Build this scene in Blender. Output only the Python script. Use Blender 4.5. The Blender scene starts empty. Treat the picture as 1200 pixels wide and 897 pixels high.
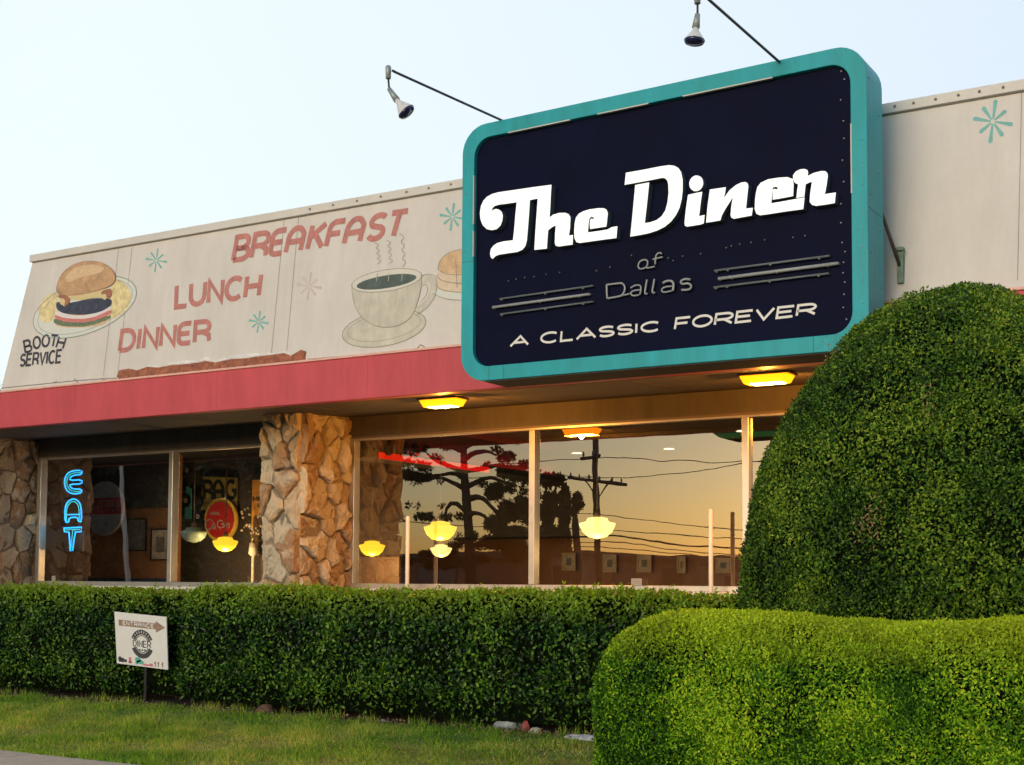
import bpy, bmesh, math, random
import numpy as np
from mathutils import Vector
R = math.radians
random.seed(7)
rng = np.random.default_rng(11)
scene = bpy.context.scene
COL = scene.collection

# ------------------------------------------------------------------ camera model (surveyed from the photograph)
F, YAW, PITCH, ROLL, SHY = 1601.3, .5480, .06201, .006226, 133.86
def _rx(a): c, s = math.cos(a), math.sin(a); return np.array([[1,0,0],[0,c,-s],[0,s,c]])
def _rz(a): c, s = math.cos(a), math.sin(a); return np.array([[c,-s,0],[s,c,0],[0,0,1]])
CR = _rz(YAW) @ _rx(math.pi/2+PITCH) @ _rz(ROLL)
CL = np.array([0, 0, 1.4])
def ray(x, y): return CR @ np.array([(x-600)/F, -(y-448.5-SHY)/F, -1.0])
def on(x, y, Y, k=0, z0=0):
    """X, Z where the line of sight of a surveyed point meets the wall plane Y + k (Z - z0)"""
    d = ray(x, y)
    t = (Y - CL[1] + k*(CL[2]-z0)) / (d[1]-k*d[2])
    p = CL + t*d
    return float(p[0]), float(p[2])
def onz(x, y, Z):
    d = ray(x, y); p = CL + d*(Z-CL[2])/d[2]; return float(p[0]), float(p[1])

# ------------------------------------------------------------------ materials
MATS = {}
def mat(name, col, rough=.6, metal=0, emit=0, ecol=None, var=0.0, scale=6, bump=0.0, bscale=40, spec=.5, dirt=0, stretch=None):
    m = bpy.data.materials.new(name); m.use_nodes = True
    nt = m.node_tree; b = nt.nodes['Principled BSDF']
    b.inputs['Base Color'].default_value = (*col, 1)
    b.inputs['Roughness'].default_value = rough
    b.inputs['Metallic'].default_value = metal
    b.inputs['Specular IOR Level'].default_value = spec
    if emit:
        b.inputs['Emission Color'].default_value = (*(ecol or col), 1)
        b.inputs['Emission Strength'].default_value = emit
    if var or bump:
        tc = nt.nodes.new('ShaderNodeTexCoord')
        src = tc.outputs['Object']
        if stretch:
            mp = nt.nodes.new('ShaderNodeMapping'); mp.inputs['Scale'].default_value = stretch
            nt.links.new(src, mp.inputs['Vector']); src = mp.outputs['Vector']
    if var:
        n = nt.nodes.new('ShaderNodeTexNoise'); n.inputs['Scale'].default_value = scale
        n.inputs['Detail'].default_value = 8; n.inputs['Roughness'].default_value = .65
        nt.links.new(src, n.inputs['Vector'])
        r = nt.nodes.new('ShaderNodeValToRGB')
        r.color_ramp.elements[0].position = .3; r.color_ramp.elements[1].position = .7
        lo = [max(0, c*(1-var)) for c in col]; hi = [min(1, c*(1+var)) for c in col]
        r.color_ramp.elements[0].color = (*lo, 1); r.color_ramp.elements[1].color = (*hi, 1)
        nt.links.new(n.outputs['Fac'], r.inputs['Fac'])
        out = r.outputs['Color']
        if dirt:
            n2 = nt.nodes.new('ShaderNodeTexNoise'); n2.inputs['Scale'].default_value = scale*.8
            n2.inputs['Detail'].default_value = 10; n2.inputs['Roughness'].default_value = .75
            mp = nt.nodes.new('ShaderNodeMapping'); mp.inputs['Scale'].default_value = (3, 3, .5)
            nt.links.new(tc.outputs['Object'], mp.inputs['Vector']); nt.links.new(mp.outputs['Vector'], n2.inputs['Vector'])
            r2 = nt.nodes.new('ShaderNodeValToRGB')
            r2.color_ramp.elements[0].position = .35; r2.color_ramp.elements[1].position = .62
            r2.color_ramp.elements[0].color = (1-dirt, 1-dirt*1.05, 1-dirt*1.15, 1); r2.color_ramp.elements[1].color = (1,1,1,1)
            nt.links.new(n2.outputs['Fac'], r2.inputs['Fac'])
            mx = nt.nodes.new('ShaderNodeMix'); mx.data_type = 'RGBA'; mx.blend_type = 'MULTIPLY'; mx.inputs[0].default_value = 1
            nt.links.new(out, mx.inputs[6]); nt.links.new(r2.outputs['Color'], mx.inputs[7]); out = mx.outputs[2]
        nt.links.new(out, b.inputs['Base Color'])
        rr = nt.nodes.new('ShaderNodeMapRange'); rr.inputs[3].default_value = max(.05, rough-.12); rr.inputs[4].default_value = min(1, rough+.12)
        nt.links.new(n.outputs['Fac'], rr.inputs[0]); nt.links.new(rr.outputs[0], b.inputs['Roughness'])
    if bump:
        n3 = nt.nodes.new('ShaderNodeTexNoise'); n3.inputs['Scale'].default_value = bscale; n3.inputs['Detail'].default_value = 6
        nt.links.new(src, n3.inputs['Vector'])
        bp = nt.nodes.new('ShaderNodeBump'); bp.inputs['Strength'].default_value = bump; bp.inputs['Distance'].default_value = .02
        nt.links.new(n3.outputs['Fac'], bp.inputs['Height']); nt.links.new(bp.outputs['Normal'], b.inputs['Normal'])
    MATS[name] = m
    return m

def island_mat(name, cols, rough=.5, noise_scale=1.2, noise_amt=.35, bump=0, bscale=30, transl=0, spec=.5, tint=None):
    """a ramp of colours picked per loose piece (leaf, stone), shifted in soft patches"""
    m = bpy.data.materials.new(name); m.use_nodes = True
    nt = m.node_tree; b = nt.nodes['Principled BSDF']; L = nt.links.new
    g = nt.nodes.new('ShaderNodeNewGeometry'); tc = nt.nodes.new('ShaderNodeTexCoord')
    n = nt.nodes.new('ShaderNodeTexNoise'); n.inputs['Scale'].default_value = noise_scale; n.inputs['Detail'].default_value = 4
    L(tc.outputs['Object'], n.inputs['Vector'])
    mr = nt.nodes.new('ShaderNodeMapRange'); mr.inputs[1].default_value = .3; mr.inputs[2].default_value = .7
    mr.inputs[3].default_value = -noise_amt; mr.inputs[4].default_value = noise_amt
    L(n.outputs['Fac'], mr.inputs[0])
    ad = nt.nodes.new('ShaderNodeMath'); ad.operation = 'ADD'
    L(g.outputs['Random Per Island'], ad.inputs[0]); L(mr.outputs[0], ad.inputs[1])
    r = nt.nodes.new('ShaderNodeValToRGB')
    while len(r.color_ramp.elements) < len(cols): r.color_ramp.elements.new(.5)
    for i, (p, c) in enumerate(cols):
        r.color_ramp.elements[i].position = p; r.color_ramp.elements[i].color = (*c, 1)
    L(ad.outputs[0], r.inputs['Fac'])
    out = r.outputs['Color']
    if tint:   # skylight on the leaf tops, painted into the colour by height / side
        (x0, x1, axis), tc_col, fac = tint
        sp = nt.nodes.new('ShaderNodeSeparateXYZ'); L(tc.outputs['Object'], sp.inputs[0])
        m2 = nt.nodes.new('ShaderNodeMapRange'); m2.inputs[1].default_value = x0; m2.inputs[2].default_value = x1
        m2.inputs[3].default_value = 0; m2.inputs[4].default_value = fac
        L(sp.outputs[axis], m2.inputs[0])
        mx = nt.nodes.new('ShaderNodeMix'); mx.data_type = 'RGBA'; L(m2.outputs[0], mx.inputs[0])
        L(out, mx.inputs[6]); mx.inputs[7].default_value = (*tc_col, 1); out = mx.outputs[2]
    L(out, b.inputs['Base Color'])
    b.inputs['Roughness'].default_value = rough; b.inputs['Specular IOR Level'].default_value = spec
    if bump:
        n3 = nt.nodes.new('ShaderNodeTexNoise'); n3.inputs['Scale'].default_value = bscale; n3.inputs['Detail'].default_value = 8
        n3.inputs['Roughness'].default_value = .7
        L(tc.outputs['Object'], n3.inputs['Vector'])
        bp = nt.nodes.new('ShaderNodeBump'); bp.inputs['Strength'].default_value = bump; bp.inputs['Distance'].default_value = .06
        L(n3.outputs['Fac'], bp.inputs['Height']); L(bp.outputs['Normal'], b.inputs['Normal'])
    if transl:
        t = nt.nodes.new('ShaderNodeBsdfTranslucent'); L(out, t.inputs['Color'])
        ms = nt.nodes.new('ShaderNodeMixShader'); ms.inputs[0].default_value = transl
        L(b.outputs[0], ms.inputs[1]); L(t.outputs[0], ms.inputs[2])
        L(ms.outputs[0], nt.nodes['Material Output'].inputs['Surface'])
    MATS[name] = m
    return m

def emis(name, col, s):
    m = bpy.data.materials.new(name); m.use_nodes = True
    b = m.node_tree.nodes['Principled BSDF']
    b.inputs['Base Color'].default_value = (*[min(c, .8) for c in col], 1)
    b.inputs['Emission Color'].default_value = (*col, 1); b.inputs['Emission Strength'].default_value = s
    b.inputs['Roughness'].default_value = .4
    MATS[name] = m; return m

# ------------------------------------------------------------------ mesh builder
class MB:
    def __init__(s): s.v = []; s.f = []; s.sm = []
    def add(s, vs, fs, smooth=False):
        o = len(s.v); s.v += [tuple(map(float, p)) for p in vs]; s.f += [tuple(i+o for i in f) for f in fs]; s.sm += [smooth]*len(fs)
        return s
    def box(s, a, b):
        (x0,y0,z0),(x1,y1,z1) = a, b
        return s.add([(x0,y0,z0),(x1,y0,z0),(x1,y1,z0),(x0,y1,z0),(x0,y0,z1),(x1,y0,z1),(x1,y1,z1),(x0,y1,z1)],
            [(0,3,2,1),(4,5,6,7),(0,1,5,4),(1,2,6,5),(2,3,7,6),(3,0,4,7)])
    def tube(s, pts, r, n=8, closed=False, caps=True):
        pts = [Vector(p) for p in pts]; N = len(pts)
        rs = r if isinstance(r, (list, tuple)) else [r]*N
        vs = []; up = None
        for i, p in enumerate(pts):
            if closed: t = (pts[(i+1)%N]-pts[i-1])
            else: t = pts[min(i+1, N-1)]-pts[max(i-1, 0)]
            t = t.normalized() if t.length > 1e-9 else Vector((0,0,1))
            if up is None: up = Vector((0,0,1)) if abs(t.z) < .9 else Vector((1,0,0))
            a = t.cross(up)
            if a.length < 1e-4: a = t.cross(Vector((1,.3,0)))
            a.normalize(); b = a.cross(t).normalized(); up = b
            for k in range(n):
                an = 2*math.pi*k/n; vs.append(p+(a*math.cos(an)+b*math.sin(an))*rs[i])
        fs = []
        for i in range(N if closed else N-1):
            j = (i+1) % N
            for k in range(n): fs.append((i*n+k, i*n+(k+1)%n, j*n+(k+1)%n, j*n+k))
        s.add(vs, fs, True)
        if caps and not closed:
            o = len(s.v)-len(vs)
            s.f += [tuple(o+k for k in reversed(range(n))), tuple(o+(N-1)*n+k for k in range(n))]; s.sm += [False]*2
        return s
    def lathe(s, c, prof, n=24, axis=(0,0,1), smooth=True):
        ax = Vector(axis).normalized(); a = ax.orthogonal().normalized(); b = ax.cross(a)
        vs = []
        for r, h in prof:
            for k in range(n):
                an = 2*math.pi*k/n; vs.append(Vector(c)+ax*h+(a*math.cos(an)+b*math.sin(an))*r)
        fs = [(i*n+k, i*n+(k+1)%n, (i+1)*n+(k+1)%n, (i+1)*n+k) for i in range(len(prof)-1) for k in range(n)]
        s.add(vs, fs, smooth)
        o = len(s.v)-len(vs)
        if prof[0][0] > 1e-4: s.f.append(tuple(o+k for k in reversed(range(n)))); s.sm.append(False)
        if prof[-1][0] > 1e-4: s.f.append(tuple(o+(len(prof)-1)*n+k for k in range(n))); s.sm.append(False)
        return s
    def prism(s, poly, y0, y1, k=0, z0=0):
        """outline in (X, Z) extruded between offsets y0 (front) and y1 (back); k leans it back"""
        n = len(poly)
        ar = sum(poly[i][0]*poly[(i+1)%n][1]-poly[(i+1)%n][0]*poly[i][1] for i in range(n))
        if ar < 0: poly = poly[::-1]
        vs = [(x, y0+k*(z-z0), z) for x, z in poly]+[(x, y1+k*(z-z0), z) for x, z in poly]
        fs = [tuple(range(n)), tuple(range(2*n-1, n-1, -1))]+[((i+1)%n, i, n+i, n+(i+1)%n) for i in range(n)]
        return s.add(vs, fs)
    def each(s, name, m, parent, bevel=0):
        """one object per loose piece"""
        nb = {}
        root = list(range(len(s.v)))
        def fnd(a):
            while root[a] != a: root[a] = root[root[a]]; a = root[a]
            return a
        for f in s.f:
            for q in f[1:]: root[fnd(q)] = fnd(f[0])
        for f, sm in zip(s.f, s.sm): nb.setdefault(fnd(f[0]), []).append((f, sm))
        for fl in nb.values():
            ids = sorted({i for f, _ in fl for i in f}); mp = {k: i for i, k in enumerate(ids)}
            o = MB(); o.v = [s.v[i] for i in ids]; o.f = [tuple(mp[i] for i in f) for f, _ in fl]; o.sm = [q for _, q in fl]
            o.build(name, m, parent, bevel)
    def build(s, name, m, parent=None, bevel=0, label=None, org=None):
        me = bpy.data.meshes.new(name)
        o = Vector(org) if org else (WORLD_LOC[parent.name] if parent else Vector((0,0,0)))
        me.from_pydata([tuple(Vector(p)-o) for p in s.v], [], s.f)
        me.polygons.foreach_set('use_smooth', s.sm)
        me.materials.append(MATS[m] if isinstance(m, str) else m); me.update()
        ob = bpy.data.objects.new(name, me); COL.objects.link(ob)
        if parent: ob.parent = parent
        else: ob.location = o
        WORLD_LOC[ob.name] = o
        if bevel:
            md = ob.modifiers.new('b', 'BEVEL'); md.width = bevel; md.segments = 2; md.limit_method = 'ANGLE'
        if label: ob['label'] = label
        return ob
WORLD_LOC = {}
def tag(o, label, cat, group=None):
    o['label'] = label; o['category'] = cat
    if group: o['group'] = group
    return o
def thing(name, loc, label, cat, group=None):
    o = bpy.data.objects.new(name, None); COL.objects.link(o); o.location = loc; o.empty_display_size = .2
    WORLD_LOC[o.name] = Vector(loc)
    return tag(o, label, cat, group)
def copy_tree(o, parent=None):
    c = o.copy(); COL.objects.link(c)
    if parent: c.parent = parent
    for ch in [x for x in bpy.data.objects if x.parent == o]: copy_tree(ch, c)
    return c
def fast_mesh(name, V, Q, m, parent=None, smooth=False):
    """V (n,3), Q (m,k) arrays"""
    k = Q.shape[1]
    o = np.array(WORLD_LOC[parent.name]) if parent else np.zeros(3)
    me = bpy.data.meshes.new(name)
    me.vertices.add(len(V)); me.vertices.foreach_set('co', (V-o).astype(np.float32).ravel())
    me.loops.add(Q.size); me.loops.foreach_set('vertex_index', Q.astype(np.int32).ravel())
    me.polygons.add(len(Q)); me.polygons.foreach_set('loop_start', np.arange(0, Q.size, k, dtype=np.int32))
    me.polygons.foreach_set('use_smooth', np.full(len(Q), smooth))
    me.update(calc_edges=True); me.validate()
    me.materials.append(MATS[m])
    ob = bpy.data.objects.new(name, me); COL.objects.link(ob)
    if parent: ob.parent = parent
    WORLD_LOC[ob.name] = Vector(o)
    return ob
def leaves(P, N, L, Wd, up=.5, spread=.8):
    """folded leaf quads at points P, roughly facing N"""
    n = len(P)
    nn = N + rng.normal(0, spread, (n, 3)); nn /= np.linalg.norm(nn, axis=1)[:, None]
    t = rng.normal(0, 1, (n, 3)); t[:, 2] += up; t += N*.6
    t -= nn*(t*nn).sum(1)[:, None]; t /= np.linalg.norm(t, axis=1)[:, None]+1e-9
    s = np.cross(nn, t)
    l = (L*rng.uniform(.6, 1.25, n))[:, None]; w = (Wd*rng.uniform(.65, 1.2, n))[:, None]
    a = P; b = P+t*l*.45+s*w*.5+nn*w*.15; c = P+t*l+nn*l*.0; d = P+t*l*.45-s*w*.5+nn*w*.15
    V = np.stack([a, b, c, d], 1).reshape(-1, 3)
    return V, np.arange(4*n).reshape(n, 4)
def grid_sample(G, n, wfun=None):
    """area-weighted samples on a grid surface G (u,v,3)"""
    a, b, c, d = G[:-1,:-1], G[1:,:-1], G[1:,1:], G[:-1,1:]
    nr = np.cross(c-a, d-b); ar = np.linalg.norm(nr, axis=2)/2
    w = ar.copy()
    if wfun is not None: w = w*wfun((a+c)/2, nr/(2*ar[..., None]+1e-9))
    p = (w/w.sum()).ravel(); idx = rng.choice(len(p), n, p=p)
    f = lambda q: q.reshape(-1, 3)[idx]
    u, v = rng.random((n,1)), rng.random((n,1))
    P = (f(a)*(1-u)*(1-v)+f(b)*u*(1-v)+f(c)*u*v+f(d)*(1-u)*v)
    N = f(nr); N = N/(np.linalg.norm(N, axis=1)[:, None]+1e-9)
    return P, N
def lump(P, s=1.0, ph=0):
    x, y, z = P[...,0]*s+ph, P[...,1]*s-ph, P[...,2]*s
    return (np.sin(x*2.1+1.3*np.sin(z*1.7))+np.sin(z*2.7+y*1.9+1.1*np.sin(x*1.3))+np.sin(x*5.3+z*4.1+y*3.1)*.5+np.sin(z*7.7-x*6.1)*.35)/2.8
def grid_mesh(name, G, m, parent):
    u, v = G.shape[:2]; i = np.arange(u*v).reshape(u, v)
    Q = np.stack([i[:-1,:-1], i[1:,:-1], i[1:,1:], i[:-1,1:]], -1).reshape(-1, 4)
    return fast_mesh(name, G.reshape(-1, 3), Q, m, parent, True)

# ------------------------------------------------------------------ stroke lettering
def arc(cx, cy, rx, ry, a0, a1, n=10):
    return [(cx+rx*math.cos(R(a0+(a1-a0)*i/n)), cy+ry*math.sin(R(a0+(a1-a0)*i/n))) for i in range(n+1)]
G = {}
G['A'] = (1, [[(0,0),(0,.55)]+arc(.42,.55,.42,.45,180,40,8)+[(.85,.7),(.85,0)], [(0,.42),(.85,.42)]])
G['a'] = (1, [[(0,0),(.5,1),(1,0)], [(.2,.33),(.8,.33)]])
G['B'] = (.85, [[(0,0),(0,1),(.45,1)]+arc(.45,.75,.3,.25,80,-90)+[(.1,.5),(.5,.5)]+arc(.5,.25,.35,.25,90,-90)+[(0,0)]])
G['C'] = (.9, [arc(.5,.5,.5,.5,48,312,16)])
G['D'] = (.9, [[(0,0),(0,1),(.35,1)]+arc(.35,.5,.5,.5,90,-90,14)+[(0,0)]])
G['E'] = (.7, [[(.7,1),(.3,1)]+arc(.3,.75,.3,.25,90,180,5)+arc(.3,.25,.3,.25,180,270,5)+[(.7,0)], [(0,.5),(.62,.5)]])
G['e'] = (.8, [[(.8,1),(0,1),(0,0),(.8,0)], [(0,.52),(.7,.52)]])
G['F'] = (.75, [[(.75,1),(.3,1)]+arc(.3,.72,.3,.28,90,180,5)+[(0,0)], [(0,.5),(.62,.5)]])
G['f'] = (.75, [[(.75,1),(0,1),(0,0)], [(0,.5),(.65,.5)]])
G['G'] = (.9, [arc(.5,.5,.5,.5,48,330,16)+[(.93,.45),(.55,.45)]])
G['H'] = (.8, [[(0,0),(0,1)],[(.8,0),(.8,1)],[(0,.5),(.8,.5)]])
G['I'] = (.06, [[(0,0),(0,1)]])
G['K'] = (.8, [[(0,0),(0,1)],[(.75,1),(.05,.5)],[(.25,.62),(.8,0)]])
G['L'] = (.65, [[(0,1),(0,0),(.65,0)]])
G['M'] = (.95, [[(0,0),(0,1),(.47,.3),(.95,1),(.95,0)]])
G['N'] = (.8, [[(0,0),(0,1),(.8,0),(.8,1)]])
G['O'] = (1, [arc(.5,.5,.5,.5,90,450,22)])
G['P'] = (.8, [[(0,0),(0,1),(.45,1)]+arc(.45,.73,.33,.27,90,-90)+[(0,.46)]])
G['R'] = (.85, [[(0,0),(0,1),(.5,1)]+arc(.5,.74,.33,.26,90,-90)+[(.1,.48)], [(.45,.48),(.8,.3),(.85,0)]])
G['r'] = (.9, [[(0,0),(0,1),(.55,1)]+arc(.55,.72,.33,.28,90,-90)+[(0,.44)], [(.45,.44),(.9,0)]])
G['S'] = (.75, [arc(.38,.75,.37,.25,30,225,9)+arc(.38,.25,.37,.25,55,-160,9)])
G['T'] = (.8, [[(0,1),(.8,1)],[(.4,1),(.4,0)]])
G['U'] = (.85, [[(0,1),(0,.4)]+arc(.42,.4,.42,.4,180,360,8)+[(.85,1)]])
G['V'] = (.9, [[(0,1),(.45,0),(.9,1)]])
G['Y'] = (.8, [[(0,1),(.4,.5),(.8,1)],[(.4,.5),(.4,0)]])
G['k'] = G['K']
G['4'] = (.7, [[(.5,0),(.5,1),(0,.35),(.7,.35)]])
G['1'] = (.3, [[(0,.8),(.2,1),(.2,0)]])
G['0'] = G['O']
G['2'] = (.7, [arc(.35,.7,.33,.3,160,-30,8)+[(0,0),(.7,0)]])
G['.'] = (.05, [[(0,0),(0,.06)]])
G[' '] = (.5, [])
def layout(s, gap=.32, wide=1.0):
    x = 0; out = []
    for ch in s:
        w, st = G[ch]; out.append([[(x+p*wide, q) for p, q in l] for l in st]); x += w*wide+gap
    tot = x-gap
    return [[[(p/tot, q) for p, q in l] for l in g] for g in out]
def quadmap(q, u, v):
    """q = TL,TR,BR,BL in (X,Z); v up"""
    tl, tr, br, bl = q
    return tuple((bl[i]*(1-u)+br[i]*u)*(1-v)+(tl[i]*(1-u)+tr[i]*u)*v for i in (0, 1))
def ribbon(mb, pts, w, Y, k=0, z0=0, closed=False):
    """flat stroke of width w along pts (X,Z) just proud of the plane Y + k(Z - z0)"""
    P = [Vector(p) for p in pts]
    P = [P[0]]+[b for a, b in zip(P, P[1:]) if (b-a).length > 1e-4]
    n = len(P)
    if n < 2: return
    L, Rr = [], []
    for i in range(n):
        d1 = (P[i]-P[i-1]).normalized() if i else ((P[0]-P[-1]).normalized() if closed and (P[0]-P[-1]).length > 1e-4 else (P[1]-P[0]).normalized())
        d2 = (P[i+1]-P[i]).normalized() if i < n-1 else d1
        t = d1+d2; t = t.normalized() if t.length > .3 else d1
        nn = Vector((-t.y, t.x)); c = max(.5, abs(nn.dot(Vector((-d1.y, d1.x)))))
        L.append(P[i]+nn*w/2/c); Rr.append(P[i]-nn*w/2/c)
    f = lambda p: (p.x, Y+k*(p.y-z0), p.y)
    vs = [f(p) for p in L]+[f(p) for p in Rr]
    mb.add(vs, [(i+1, i, n+i, n+i+1) for i in range(n-1)])
def text_flat(mb, s, quad, w, Y, k=0, z0=0, gap=.32, wide=1.0, step=.0004):
    j = 0
    for g in layout(s, gap, wide):
        for st in g:
            j += 1
            ribbon(mb, [quadmap(quad, *p) for p in st], w, Y-step*(j % 3), k, z0)

# ------------------------------------------------------------------ palette
mat('cream_panel', (.74,.715,.68), .55, var=.05, scale=1.2, dirt=.10, bump=.16, bscale=2.2)
mat('cream_trim', (0.689,0.676,0.637), .5, var=.06, scale=3)
mat('pink_joint', (.36,.09,.09), .6)
mat('teal_joint', (.02,.18,.18), .6)
mat('pink_fascia', (0.637,0.098,0.124), .55, spec=.3, var=.08, scale=1.1, dirt=.18, bump=.16, bscale=2.5)
mat('pink_edge', (0.806,0.468,0.390), .6, var=.15, scale=6)
mat('rust', (0.351,0.130,0.078), .9, var=.5, scale=14, bump=.6, bscale=50)
mat('flake', (0.806,0.806,0.806), .8, var=.2, scale=9)
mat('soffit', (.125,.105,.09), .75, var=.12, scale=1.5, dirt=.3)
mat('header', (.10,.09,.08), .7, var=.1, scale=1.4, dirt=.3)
mat('alu', (.52,.50,.46), .35, metal=.6, var=.08, scale=5)
mat('white_frame', (.72,.70,.66), .5, var=.06, scale=5)
mat('brown_frame', (.16,.12,.09), .5)
mat('mortar', (.26,.21,.16), .95, var=.3, scale=20, bump=.5, bscale=60)
island_mat('stone', [(0,(.64,.54,.39)),(.4,(.74,.65,.49)),(.65,(.56,.45,.31)),(.9,(.42,.27,.16)),(1,(.66,.57,.43))], .9, 6, .12, bump=.8, bscale=24, spec=.2)
mat('wall_low', (.5,.46,.4), .8, var=.1, scale=4)
mat('roof', (.25,.24,.23), .9, var=.1)
mat('steam_paint', (.42,.40,.36), .7)
mat('paint_rose', (.58,.24,.215), .65, var=.18, scale=9, dirt=.2)
mat('paint_teal', (0.195,0.520,0.507), .65, var=.15, scale=9)
mat('paint_faded', (0.650,0.572,0.559), .7, var=.05)
mat('paint_black', (0.046,0.052,0.065), .65, var=.3, scale=20)
mat('seam', (.25,.24,.22), .8)
mat('bun', (0.546,0.351,0.195), .7, var=.28, scale=8)
mat('bun_pale', (0.728,0.520,0.325), .7, var=.15, scale=18)
mat('fries', (0.819,0.676,0.364), .7, var=.3, scale=12)
mat('plate_paint', (0.715,0.754,0.702), .7, var=.05, scale=9)
mat('plate_line', (.24,.32,.32), .7)
mat('patty', (.05,.06,.10), .7, var=.5, scale=12)
mat('tomato', (0.650,0.221,0.208), .7, var=.15, scale=20)
mat('onion', (0.806,0.754,0.780), .7)
mat('lettuce', (.16,.22,.13), .7, var=.5, scale=40)
mat('bacon', (0.390,0.169,0.104), .7, var=.3, scale=10)
mat('cheese', (0.715,0.598,0.312), .7)
mat('cup_paint', (.66,.65,.56), .7, var=.10, scale=5, dirt=.18)
mat('cup_hilite', (.72,.71,.64), .7, var=.06, scale=6)
mat('saucer_paint', (.62,.61,.52), .7, var=.16, scale=6)
mat('coffee', (.09,.13,.12), .7, var=.3, scale=9)
mat('cup_line', (.24,.24,.20), .7)
mat('pancake', (0.676,0.468,0.286), .7, var=.25, scale=8)
mat('pancake_edge', (0.754,0.624,0.468), .7, var=.12, scale=12)
mat('teal_metal', (.024,.42,.49), .5, spec=.3, var=.08, scale=1.6, dirt=.2, bump=.03, bscale=6)
mat('navy_panel', (.004,.006,.026), .6, spec=.06, var=.25, scale=1.1, bump=.03, bscale=4)
mat('bare_edge', (.6,.6,.55), .5)
mat('rivet', (.35,.36,.38), .4, metal=.5)
mat('letter_side', (.10,.14,.17), .35)
mat('sign_under', (.05,.05,.05), .8)
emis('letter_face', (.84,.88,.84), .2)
mat('neon_off', (.34,.37,.38), .35, spec=.4)
mat('neon_grey', (.15,.18,.19), .4, spec=.4)
mat('paint_white', (.78,.78,.76), .5)
mat('arm', (.03,.04,.05), .5)
mat('lamp_grey', (.36,.42,.42), .5, metal=.3)
mat('bulb_white', (.75,.77,.8), .25)
mat('bulb_lens', (.02,.025,.10), .15, spec=.8)
mat('verdigris', (.20,.30,.24), .8, var=.3, scale=20)
mat('rod_brown', (.10,.08,.06), .7, var=.3)
emis('fixture_glow', (1,.27,.003), 1.0)
emis('fixture_core', (1,.80,.32), 3.5)
emis('shade_glow', (1,.60,.03), .55)
emis('shade_pale', (1,.74,.25), .62)
emis('neon_blue', (.01,.36,1), .95)
emis('neon_cyan', (.04,.72,.65), .50)
emis('neon_green', (.05,.9,.25), .6)
emis('red_glow', (1,.006,.004), .26)
emis('can_light', (1,.85,.6), .8)
mat('int_dark', (.05,.04,.035), .8, var=.1)
mat('int_wall', (.27,.125,.05), .8, var=.1, scale=2)
mat('int_blue', (.03,.05,.10), .7)
mat('int_floor', (.10,.06,.04), .5)
mat('int_ceil', (.03,.025,.02), .9)
mat('frame_black', (.012,.012,.012), .4)
mat('frame_gold', (.5,.36,.18), .5)
mat('picture_tan', (.45,.38,.28), .6, var=.5, scale=9)
mat('picture_grey', (.16,.15,.13), .6, var=.5, scale=9)
mat('sign_white', (.34,.33,.32), .5, var=.06)
mat('soda_red', (.42,.02,.02), .35)
mat('soda_gold', (.62,.42,.06), .4)
mat('poster_yellow', (.26,.21,.04), .5)
mat('board_orange', (.75,.36,.06), .6, var=.15, scale=3)
mat('vinyl', (.012,.012,.014), .3)
mat('bowl_teal', (.30,.42,.38), .4)
mat('sky_blue_strip', (.06,.35,.50), .5)
mat('petal', (.75,.68,.55), .6)
mat('metal_post', (.55,.54,.52), .4)
mat('table_wood', (.14,.08,.045), .5)
mat('seat_red', (.25,.03,.03), .45)
mat('poster_sign', (.74,.75,.74), .5, var=.03, scale=4)
mat('arrow_brown', (.30,.20,.15), .6, var=.2, scale=20)
mat('logo_black', (.05,.055,.06), .6)
mat('logo_teal', (.10,.42,.36), .6); mat('logo_pink', (.6,.2,.28), .6)
mat('stake', (.012,.011,.010), .7)
mat('bag_grey', (.33,.38,.38), .45, var=.25, scale=9)
mat('cloth_white', (.62,.62,.60), .7, var=.1, scale=9)
mat('litter_red', (.30,.06,.05), .6); mat('litter_cream', (.55,.50,.38), .7)
mat('rock', (.13,.075,.05), .9, var=.4, scale=20, bump=.5)
mat('bark', (.06,.045,.032), .95, var=.4, scale=8, bump=.7, bscale=20)
mat('pole_wood', (.06,.042,.03), .9, var=.3, scale=6)
mat('insulator', (.2,.17,.15), .4)
mat('wire', (.02,.02,.02), .7)
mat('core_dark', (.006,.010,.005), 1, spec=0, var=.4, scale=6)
mat('soil', (.055,.038,.025), .95, var=.5, scale=5, bump=.6, bscale=12)
mat('walk', (.62,.53,.41), .9, var=.12, scale=5, bump=.25, bscale=70, dirt=.2)
mat('asphalt', (.05,.05,.05), .9, var=.25, scale=2, bump=.4, bscale=60)
mat('ground_far', (.10,.09,.05), .95, var=.3, scale=.4)
mat('kerb', (.34,.32,.28), .9, var=.15, scale=6)
mat('line_paint', (.6,.5,.15), .7, var=.1)
mat('brick_far', (.20,.10,.06), .9, var=.2, scale=3)
mat('tan_far', (.26,.19,.13), .9, var=.2, scale=3)
mat('far_roof', (.06,.05,.045), .9)
mat('far_glass', (.03,.035,.04), .1)
island_mat('leaf_hedge', [(0,(.006,.020,.005)),(.38,(.018,.065,.008)),(.7,(.065,.19,.014)),(1,(.20,.37,.030))], .4, 1.6, .3, transl=.25, spec=.4, tint=((1.0,1.36,2),(.30,.50,.020),.85))  # tint paints the bright, skylit top of the long hedge into its leaves
island_mat('leaf_dome', [(0,(.012,.038,.006)),(.4,(.050,.135,.010)),(.75,(.12,.26,.014)),(1,(.30,.42,.035))], .5, 1.6, .34, transl=.22, spec=.3)
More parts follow.
